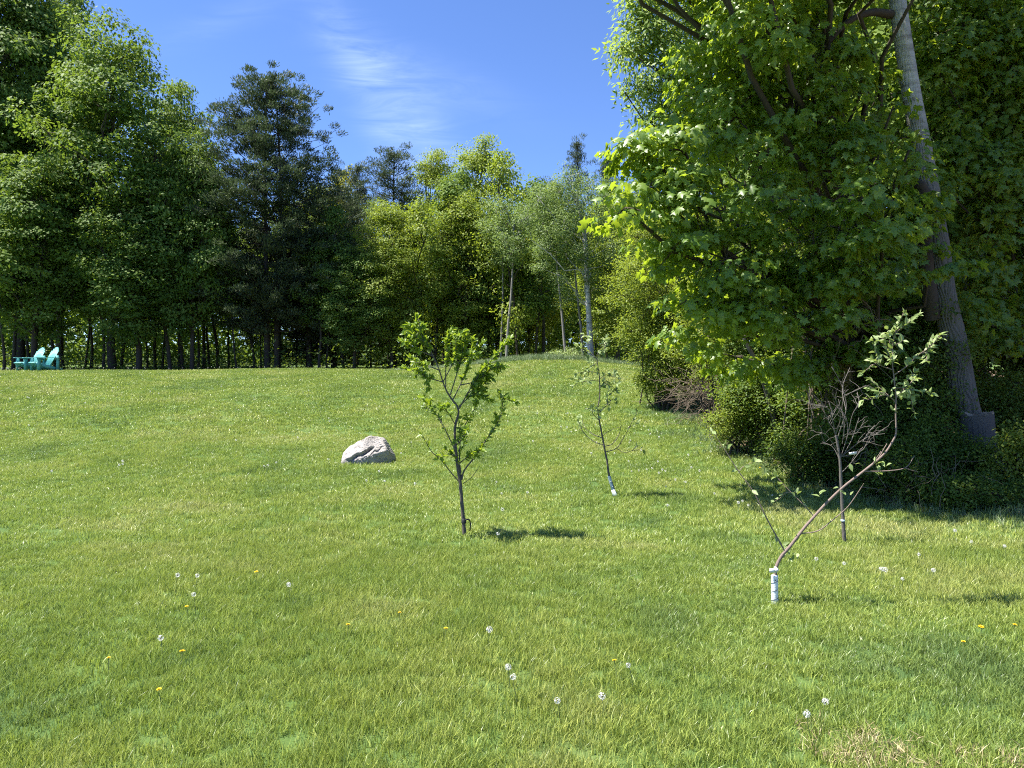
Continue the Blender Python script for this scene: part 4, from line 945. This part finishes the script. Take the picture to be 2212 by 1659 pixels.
# apple sapling with spiral guard, right foreground
C4 = (2050, 920, 1.843)
s2, b2, P32, Y2 = sapling('apple_sapling', 'crooked apple sapling bending right out of a white spiral trunk guard', C4, 5,
    [(405, 1565), (406, 1480), (408, 1410), (412, 1370), (440, 1310), (495, 1245), (560, 1160), (630, 1080), (700, 1005), (780, 930), (870, 860), (940, 805), (1000, 750), (1040, 690), (1060, 640), (1058, 540), (1060, 450), (1053, 380), (1045, 310), (1035, 230), (1022, 110)], .0145, .003,
    [([(462, 1285), (420, 1210), (365, 1110), (290, 960), (210, 850), (140, 740), (70, 635)], 4, .12, .85), ([(620, 1095), (560, 1030), (490, 960), (415, 880)], 6, .1, .6), ([(550, 1185), (640, 1170), (720, 1110), (800, 1040), (870, 940), (885, 915)], 0, -.12, .7),
     ([(880, 850), (1000, 848), (1110, 830), (1160, 765)], 0, .08, .8), ([(1110, 832), (1150, 845), (1178, 850)], 0, .08, .5), ([(965, 780), (1010, 700)], 0, .02, .6), ([(930, 815), (980, 740)], 0, -.03, .6),
     ([(1060, 450), (1090, 420), (1160, 350)], 55, .05, .6), ([(1048, 330), (1120, 280), (1180, 220), (1235, 205)], 62, -.06, .6), ([(1040, 300), (980, 280), (930, 250)], 50, .05, .6), ([(1055, 475), (1030, 450), (970, 420)], 50, -.05, .6), ([(1040, 260), (1010, 190), (985, 130)], 60, .04, .5), ([(1030, 200), (1045, 140), (1060, 90)], 60, -.03, .5), ([(1055, 400), (1100, 400), (1140, 415)], 50, 0, .5)],
    'apple_bark', 'apple_leaf', .048, 402, 60, rbr=.0062, mul=1.3,
    extra=[((940, 790), 2, .03), ((1000, 815), 3, .03), ((830, 812), 2, .03), ((965, 850), 4, .03), ((650, 975), 5, .03), ((740, 940), 2, .02), ((800, 975), 2, .02), ((525, 965), 3, .02), ((560, 1015), 3, .02), ((288, 952), 3, .02), ((130, 715), 5, .03),
           ((455, 1255), 10, .05), ((490, 1300), 9, .05), ((350, 1098), 1, .01), ((1042, 512), 3, .02), ((1055, 380), 8, .06), ((1040, 250), 6, .06), ((1020, 110), 10, .05)])
g0 = P32((405, 1560), 0); g1 = P32((404, 1412), 0); g0[2] -= .02
def guard(parent, base, g0, g1, r, mat, turns, mat2='black_strap'):
    acc_ = Acc(); n_ = 60; t_ = np.linspace(0, 1, n_)[:, None]; pp = g0 + (g1 - g0) * t_
    tube(acc_, pp, r, r, 18, .012, np.random.default_rng(4)); o = link('trunk_guard', acc_.mesh('trunk_guard', mat, True, base), parent)
    acc_ = Acc(); a_ = np.linspace(0, turns * 6.283, 90); tt_ = np.linspace(.04, .97, 90)[:, None]
    hp = g0 + (g1 - g0) * tt_ + np.stack([np.cos(a_), np.sin(a_), 0 * a_], -1) * (r + .0005)
    tube(acc_, hp, .0016, .0016, 5); link('spiral_seam', acc_.mesh('spiral_seam', mat2, True, base), o)
    return o
go = guard(s2, b2, g0, g1, .0235, 'guard_white', 3.3)
acc = Acc(); h_ = g0 + (g1 - g0) * .88 + np.array([-.004, -.0238, 0]); tube(acc, np.array([h_, h_ + np.array([0, -.0015, 0])]), .0045, .0045, 8); link('hole', acc.mesh('guard_hole', 'black_strap', False, b2), go)
def box(acc_, c, sx, sy, sz, rot=None):
    v_ = np.array([(x_, y_, z_) for x_ in (-.5, .5) for y_ in (-.5, .5) for z_ in (-.5, .5)]) * np.array([sx, sy, sz])
    if rot is not None: v_ = v_ @ np.array(Euler(rot).to_matrix()).T
    acc_.add(v_ + np.array(c), [(0, 1, 3), (0, 3, 2), (4, 6, 7), (4, 7, 5), (0, 4, 5), (0, 5, 1), (2, 3, 7), (2, 7, 6), (0, 2, 6), (0, 6, 4), (1, 5, 7), (1, 7, 3)])
acc = Acc(); tg_ = P32((396, 1386), -.02); box(acc, tg_, .052, .004, .028, (.1, .15, .1)); link('tag', acc.mesh('sapling_tag', 'guard_white', False, b2), s2)
acc = Acc(); tg_ = P32((413, 1378), -.018); box(acc, tg_, .020, .034, .020, (.3, .4, .1)); link('clip', acc.mesh('sapling_clip', 'guard_white', False, b2), s2)
# thin sapling with grey-blue guard, further back
C3 = (1650, 960, 3.19)
s3, b3, P33, Y3 = sapling('young_sapling', 'thin sapling with sparse leaves and a grey-blue trunk guard, further back', C3, 9.3,
    [(478, 1582), (470, 1500), (430, 1385), (410, 1250), (385, 1120), (355, 960), (330, 830), (325, 750), (340, 650), (342, 540), (335, 420), (318, 320), (322, 250), (360, 180), (392, 105)], .017, .003,
    [([(375, 1095), (290, 1065), (210, 1000), (160, 930), (135, 850)], 6, .12), ([(360, 1030), (270, 990), (200, 930), (172, 850)], 6, .2), ([(330, 860), (290, 820), (255, 760)], 10, -.05), ([(385, 1110), (460, 1085), (520, 1000), (545, 905)], 0, .1), ([(370, 1010), (430, 965), (540, 925)], 0, .2, .7),
     ([(400, 1160), (500, 1125), (580, 1000), (640, 890), (690, 795)], 3, -.1), ([(500, 1130), (570, 1165), (640, 1150), (690, 1105)], 4, -.05, .7), ([(345, 790), (400, 730), (460, 670), (500, 690)], 26, .1), ([(415, 720), (420, 640), (480, 580)], 26, .1, .7), ([(335, 500), (260, 495), (180, 505)], 36, -.1, .7),
     ([(330, 430), (260, 410), (200, 420)], 34, .1, .7), ([(340, 480), (380, 450), (420, 430)], 34, .05, .7), ([(320, 300), (250, 230), (170, 190)], 34, .1, .7), ([(250, 230), (230, 110), (190, 60)], 30, .1, .6), ([(335, 560), (370, 540), (390, 500)], 34, 0, .6), ([(318, 320), (290, 350), (240, 370)], 34, 0, .6), ([(330, 270), (370, 220), (410, 140)], 40, -.05, .6)],
    'sapling_bark', 'apple_leaf', .060, 403, 50, rbr=.006, mul=1.9, extra=[((135, 850), 7, .05), ((325, 760), 6, .05), ((340, 790), 5, .05), ((350, 720), 4, .05), ((355, 250), 8, .06), ((395, 110), 6, .05), ((690, 795), 3, .03), ((620, 920), 3, .04), ((330, 830), 4, .05), ((230, 120), 5, .06), ((410, 1310), 3, .04), ((270, 850), 4, .05)])
g0 = P33((480, 1565), 0); g1 = P33((429, 1390), 0)
guard(s3, b3, g0 + (g1 - g0) * .22, g1, .021, 'guard_grey', 2.6, 'guard_white')
acc = Acc(); tube(acc, np.array([g0 + np.array([0.005, 0, -.0]), g0 + (g1 - g0) * .3]), .030, .024, 14, .04, rm); link('guard_foot', acc.mesh('guard_foot', 'guard_white', True, b3), s3)
# bare twiggy sapling
tw = [[(757, 790), (730, 640), (700, 590), (690, 560)], [(740, 680), (790, 520), (780, 430), (755, 360), (712, 285)], [(780, 440), (850, 410), (897, 385)], [(790, 520), (770, 400), (810, 290)], [(760, 780), (800, 650), (830, 530), (905, 440)], [(765, 770), (850, 700), (920, 660), (1000, 645)],
      [(880, 690), (910, 640), (945, 600)], [(770, 770), (820, 680), (850, 590), (860, 560)], [(735, 660), (700, 520), (640, 500), (580, 480)], [(700, 520), (660, 480), (620, 440)], [(735, 650), (760, 560), (740, 480), (715, 430)], [(800, 650), (790, 560), (740, 490)], [(770, 770), (870, 740), (900, 700), (930, 640)], [(830, 530), (860, 480), (850, 420)],
      [(760, 800), (720, 720), (660, 690)], [(757, 760), (690, 660), (650, 640)], [(800, 650), (850, 640), (890, 570)], [(762, 860), (820, 800), (880, 720)], [(700, 590), (720, 540), (700, 480)], [(770, 700), (780, 620), (770, 540)], [(910, 640), (950, 650), (985, 625)], [(690, 500), (600, 490)]]
s4, b4, P34, Y4 = sapling('bare_sapling', 'leafless grey twiggy sapling in front of the dark thicket', C4, 6.8, [(785, 1235), (778, 1190), (774, 1120), (770, 1050), (762, 900), (757, 790), (742, 690), (735, 655)], .020, .010,
    [(t_, 0, None, .75) if False else (t_, 0, float(np.random.default_rng(k).normal() * .18), .62) for k, t_ in enumerate(tw)], 'grey_twig', 'apple_leaf', .03, 404, 0, shoots=4)
acc = Acc(); tg_ = P34((826, 752), -.05); box(acc, tg_, .075, .003, .026, (.1, -.1, .1)); link('tag', acc.mesh('twig_tag', 'tag_white', False, b4), s4)
acc = Acc(); zz = P34((773, 1118), 0); tube(acc, np.array([zz, zz + np.array([0, 0, .014])]), .021, .021, 10); link('tie_band', acc.mesh('tie_band', 'guard_grey', True, b4), s4)

# ------------------------------------------------------------------ boulder
def boulder():
    bm_n, bm_m = 170, 120
    g_ = BOULDER; kx = 12.3 / 1534 * (2212 / 3000) / 8.85 * 1.0
    th = np.linspace(0, 2 * np.pi, bm_n, endpoint=False); ph = np.linspace(0.02, np.pi - .02, bm_m)
    TT, PP = np.meshgrid(th, ph); D = np.stack([np.cos(TT) * np.sin(PP), np.sin(TT) * np.sin(PP), np.cos(PP)], -1)
    pl = [((-.50, -.12, .86), .285), ((.22, -.25, .95), .300), ((.86, -.05, .52), .345), ((-.35, -.62, .70), .262), ((.12, -.70, .70), .250), ((.38, -.80, -.20), .300), ((.97, -.2, .0), .40), ((-.90, -.2, .40), .405),
          ((0, .9, .5), .29), ((.5, .8, .2), .33), ((-.6, .75, .3), .34), ((0, 0, -1), .22), ((-1, 0, -.1), .44), ((0, 1, -.2), .3), ((0, -1, -.1), .32)]
    inv = 0
    for n_, d_ in pl:
        n_ = np.array(n_) / np.linalg.norm(n_); inv = inv + np.maximum(D @ n_ / d_, 0) ** 26
    r_ = inv ** (-1 / 26)
    r_ = r_ * (1 + .025 * np.sin(D[..., 0] * 9 + D[..., 2] * 7) * np.sin(D[..., 1] * 8 + 1) + .012 * np.sin(D[..., 0] * 23 + 3) * np.sin(D[..., 2] * 27 + D[..., 1] * 19))
    V_ = D * r_[..., None]; x_, z_ = V_[..., 0], V_[..., 2]
    front = np.clip(-V_[..., 1] * 8, 0, 1)
    # slab above the slanting crack stands proud, the face below is set back
    ln = z_ - (0.085 + 0.52 * (x_ + 0.05)) - .012 * np.sin(x_ * 30)
    w_ = np.clip((x_ + .36) / .1, 0, 1) * np.clip((.13 - x_) / .08, 0, 1)
    nv = np.array([0, .80, -.60])
    prof = np.where(ln < 0, np.exp(ln / .045), np.exp(-ln / .006))        # open crack under the upper slab
    V_ += (front * w_ * 0.12 * prof)[..., None] * nv
    V_[..., 1] += front * w_ * .020 / (1 + np.exp(ln * 220))
    ln2 = z_ - (0.10 + 0.55 * (x_ - 0.16)) - .02 * np.sin(x_ * 60); w2 = np.clip((x_ - .06) / .04, 0, 1) * np.clip((.27 - x_) / .05, 0, 1)
    V_ += (front * w2 * 0.05 * np.where(ln2 < 0, np.exp(ln2 / .018), np.exp(-ln2 / .005)))[..., None] * nv
    rg_ = np.random.default_rng(6); V_ += .0028 * rg_.standard_normal(V_.shape)
    v_ = V_.reshape(-1, 3) * np.array([1.0, .95, .90]); f_ = []
    i_ = np.arange(bm_m - 1)[:, None] * bm_n; j_ = np.arange(bm_n)[None]; j2 = (j_ + 1) % bm_n
    f_ = np.concatenate([np.stack([i_ + j_, i_ + bm_n + j_, i_ + bm_n + j2], -1).reshape(-1, 3), np.stack([i_ + j_, i_ + bm_n + j2, i_ + j2], -1).reshape(-1, 3)])
    acc_ = Acc(); acc_.add(v_, f_); me = acc_.mesh('boulder', 'granite', True)
    o = link('boulder', me, None, (BX, BY, gz(BX, BY) + .125)); return tag(o, 'pale granite boulder with dark cracks lying in the lawn', 'boulder')
boulder()

# ------------------------------------------------------------------ chairs
def chair(label, vx, vy, Y, rz, group):
    p_ = at(vx, vy, Y); z_ = gz(p_.x, Y); o = thing('adirondack_chair', (p_.x, Y, z_), label, 'chair', group); o.rotation_euler = (0, 0, rz); o.scale = (1.13, 1.13, 1.13)
    def part(nm, fn):
        a_ = Acc(); fn(a_); return link(nm, a_.mesh(nm, 'teal_paint'), o)
    for k in range(7):                     # back slats, fanned, with a rounded top
        y_ = (k - 3) * .083; hgt = .86 - .014 * (k - 3) ** 2 * 1.3; tilt = R(27)
        c_ = (-.10 - math.sin(tilt) * hgt / 2, y_ * 1.06, .24 + math.cos(tilt) * hgt / 2)
        part('back_slat', lambda a_, c_=c_, h_=hgt, k_=k: box(a_, c_, .02, .073, h_, (-(k_ - 3) * .018, -tilt, 0)))
    for k in range(7):                     # seat slats
        t_ = k / 6; x_ = -.08 + .54 * t_; zz_ = .24 + .15 * t_ - (.05 * max(0, t_ - .85) / .15)
        part('seat_slat', lambda a_, x_=x_, zz_=zz_: box(a_, (x_, 0, zz_), .078, .56, .02, (0, -.25, 0)))
    for sy in (-1, 1):
        part('armrest', lambda a_: box(a_, (.02, sy * .35, .56), .86, .135, .024))
        part('front_leg', lambda a_: box(a_, (.33, sy * .31, .272), .13, .03, .548))
        part('rear_post', lambda a_: box(a_, (-.36, sy * .33, .33), .11, .03, .66))
        part('side_rail', lambda a_: box(a_, (-.06, sy * .27, .19), 1.02, .028, .12, (0, -.27, 0)))
    part('back_rail', lambda a_: box(a_, (-.37, 0, .50), .03, .70, .08))
    part('seat_apron', lambda a_: box(a_, (.45, 0, .34), .02, .56, .09))
    return o
CH = 'turquoise garden chairs at the wood edge'
chair('left one of the two turquoise slatted garden chairs, partly overlapped', 66, 800, 33.2, R(240), CH)
chair('right one of the two turquoise slatted garden chairs, in front', 96, 800, 32.9, R(236), CH)

# ------------------------------------------------------------------ dandelions
def fluff_mesh(seed, r):
    rg_ = np.random.default_rng(seed); d_ = rdirs(rg_, 90); acc_ = Acc()
    for q_ in d_:
        a_ = nrm(np.cross(q_, rg_.standard_normal(3))); b_ = np.cross(q_, a_); c_ = q_ * r * (.85 + .2 * rg_.random()); s_ = r * .2
        acc_.add([c_ + a_ * s_, c_ - a_ * s_ * .5 + b_ * s_ * .8, c_ - a_ * s_ * .5 - b_ * s_ * .8], [(0, 1, 2)])
    return acc_.mesh('dandelion_clock', 'dandelion_fluff')
FL = [fluff_mesh(k, .0175) for k in range(3)]
def bloom_mesh(seed):
    rg_ = np.random.default_rng(seed); acc_ = Acc()
    for ring, (n_, el, ln) in enumerate([(22, .18, .021), (18, .5, .018), (12, .9, .013)]):
        for k in range(n_):
            a_ = k / n_ * 6.283 + ring * .2 + rg_.normal() * .06; dv = np.array([math.cos(a_) * math.cos(el), math.sin(a_) * math.cos(el), math.sin(el)]); sd_ = np.array([-math.sin(a_), math.cos(a_), 0]) * .0022
            acc_.add([-sd_ * .5, sd_ * .5, dv * ln + sd_, dv * ln - sd_], [(0, 1, 2), (0, 2, 3)])
    return acc_.mesh('dandelion_bloom', 'dandelion_yellow')
BL = [bloom_mesh(k) for k in range(2)]
acc = Acc(); tube(acc, smooth_path([(0, 0, -.03), (.004, 0, .05), (0, .003, .10), (0, 0, .125)], 3), .0024, .0018, 5); STEM = acc.mesh('dandelion_stem', 'dandelion_stem', True)
acc = Acc(); tube(acc, np.array([(0, 0, -.006), (0, 0, .0), (0, 0, .006)]), .004, .004, 6); CORE = acc.mesh('dandelion_core', 'dead_twig', True)
def crop_pts(x0, y0, pts): return [((x0 + a / 2.212) * 2212 / 3000, (y0 + b / 2.212) * 2212 / 3000) for a, b in pts]
W = crop_pts(1000, 750, [(243, 1400), (157, 1465), (288, 1465), (471, 1490), (1043, 1543), (1209, 1535), (1013, 1482), (455, 1210), (393, 1287), (187, 1165), (1480, 1252), (1618, 1280), (1857, 1342), (1895, 1410), (1912, 1398), (1983, 1393), (2014, 1390), (2060, 1405), (2083, 1397), (2098, 1402), (2045, 1342), (1938, 1268), (2105, 1500), (2165, 1460), (2110, 1632), (1267, 1025), (1073, 1070), (912, 1000), (340, 945), (541, 860), (1440, 950), (1960, 1105), (2045, 1140), (1755, 1285), (2070, 1185), (1868, 1212), (1060, 2160 - 510)])
W += crop_pts(0, 750, [(793, 1343), (770, 1355), (790, 1362), (328, 1393), (1718, 1368), (1737, 1360), (1785, 1347), (1862, 1017), (2140, 1055), (2135, 1073), (1925, 1183), (2137, 1325), (1997, 1302), (192, 1102), (735, 875), (735, 860), (190, 918), (180, 922), (67, 935), (264, 810), (1540, 998), (1447, 873), (1540, 1193), (1950, 805), (1997, 873), (2090, 845), (1722, 802)])
W += crop_pts(0, 1500, [(1133, 440), (1265, 425), (1268, 562), (1872, 482), (1050, 843)])
W += crop_pts(2000, 1500, [(1297, 408), (1272, 392), (1432, 438), (1545, 278), (1610, 385), (1862, 203), (2098, 246), (1025, 358), (852, 306), (838, 1320), (882, 1247), (1748, 140)])
W += crop_pts(2000, 750, [(582, 1555), (388, 1600), (360, 1615), (430, 1623), (62, 1383), (107, 1395), (35, 1297), (180, 1280), (203, 1550), (120, 1218), (8, 1477)])
W += crop_pts(1000, 1500, [(957, 765), (1138, 1112), (1435, 1240), (1700, 1205), (1902, 1035), (1088, 1030), (1057, 150)])
rw_ = np.random.default_rng(55)
for _ in range(26): W.append((rw_.uniform(1120, 1460), rw_.uniform(800, 960)))
for _ in range(14): W.append((rw_.uniform(20, 900), rw_.uniform(820, 900)))
Yl = crop_pts(0, 1500, [(1212, 604), (1168, 875), (712, 932), (1665, 365), (1043, 1115)]) + crop_pts(2000, 1500, [(1823, 817), (2132, 710), (1925, 705)]) + crop_pts(2000, 750, [(500, 1365), (872, 1478)]) + crop_pts(1000, 1500, [(375, 643), (663, 738), (1790, 967), (38, 708)])
MARKS = [('boulder', (BX, BY)), ('leafy sapling', (b1[0], b1[1])), ('white-guarded apple sapling', (b2[0], b2[1])), ('thin far sapling', (b3[0], b3[1])), ('bare twiggy sapling', (b4[0], b4[1]))]
ORD = ['', 'second ', 'third ', 'fourth ', 'fifth ', 'sixth ', 'seventh ', 'eighth ', 'ninth ', 'tenth ', 'eleventh ', 'twelfth ', 'thirteenth ', 'fourteenth ', 'fifteenth ']
def dandelions(pts, white):
    items = []
    for (vx, vy) in pts:
        g_ = ground(vx, vy, .115)
        if g_ is None or g_.x > edge_x(g_.y) + 1.2: continue
        items.append(g_)
    byk = {}
    for g_ in items:
        if g_.y > 17.5 : key = ('far', '')
        else:
            nm, q_ = min(MARKS, key=lambda m_: math.hypot(m_[1][0] - g_.x, m_[1][1] - g_.y))
            dx, dy = g_.x - q_[0], g_.y - q_[1]
            key = (nm, ('right of' if dx > 0 else 'left of') if abs(dx) > abs(dy) else ('behind' if dy > 0 else 'in front of'))
        q_ = dict(MARKS).get(key[0], (0, 0)); byk.setdefault(key, []).append((math.hypot(g_.x - q_[0], g_.y - q_[1]), g_))
    for key, lst in byk.items():
        lst.sort(key=lambda t_: t_[0])
        for k, (dd, g_) in enumerate(lst):
            h_ = rw_.uniform(.85, 1.15)
            kind = 'white dandelion clock' if white else 'yellow dandelion flower'
            if key[0] == 'far': lab = kind + (' far up the lawn in front of the mound' if g_.x > -3.5 else ' far up the lawn on the left, below the tree line')
            else: lab = f'{kind}, {ORD[min(k, 14)]}nearest of those {key[1]} the {key[0]}'
            if k > 14 and key[0] != 'far': lab = f'{kind} well {key[1]} the {key[0]}'
            make_dandelion(g_, lab, white, h_, 'white dandelion clocks in the lawn' if white else 'yellow dandelion flowers in the lawn')
def make_dandelion(g_, lab, white, h_, grp):
    o = thing('dandelion', (g_.x, g_.y, g_.z), lab, 'dandelion', grp); o.rotation_euler = (rw_.normal() * .12, rw_.normal() * .12, rw_.random() * 6.28)
    s_ = link('stem', STEM, o); s_.scale = (1, 1, h_ * (1.0 if white else .8))
    hd = link('seed_head' if white else 'flower_head', random.choice(FL if white else BL), o, (0, 0, .125 * h_ * (1.0 if white else .8) + (.012 if white else 0)))
    k = rw_.uniform(.72, 1.08) * (1 if white else .72); hd.scale = (k, k, k)
    if white: link('core', CORE, hd)
dandelions(W, True); dandelions(Yl, False)
for k in range(60):
    vx = rw_.uniform(-20, 490) if k < 44 else rw_.uniform(490, 860); X_ = (vx - 1106) / 1534 * 33.8; Y_ = rw_.uniform(33.0, 35.0)
    if k < 14: X_ = (rw_.uniform(0, 60) - 1106) / 1534 * 33; Y_ = rw_.uniform(32.3, 33.2)
    make_dandelion(Vector((X_, Y_, gz(X_, Y_))), 'tiny white dandelion clock in the row along the shaded crest', True, rw_.uniform(1.0, 1.6), 'dandelion clocks along the crest below the trees')
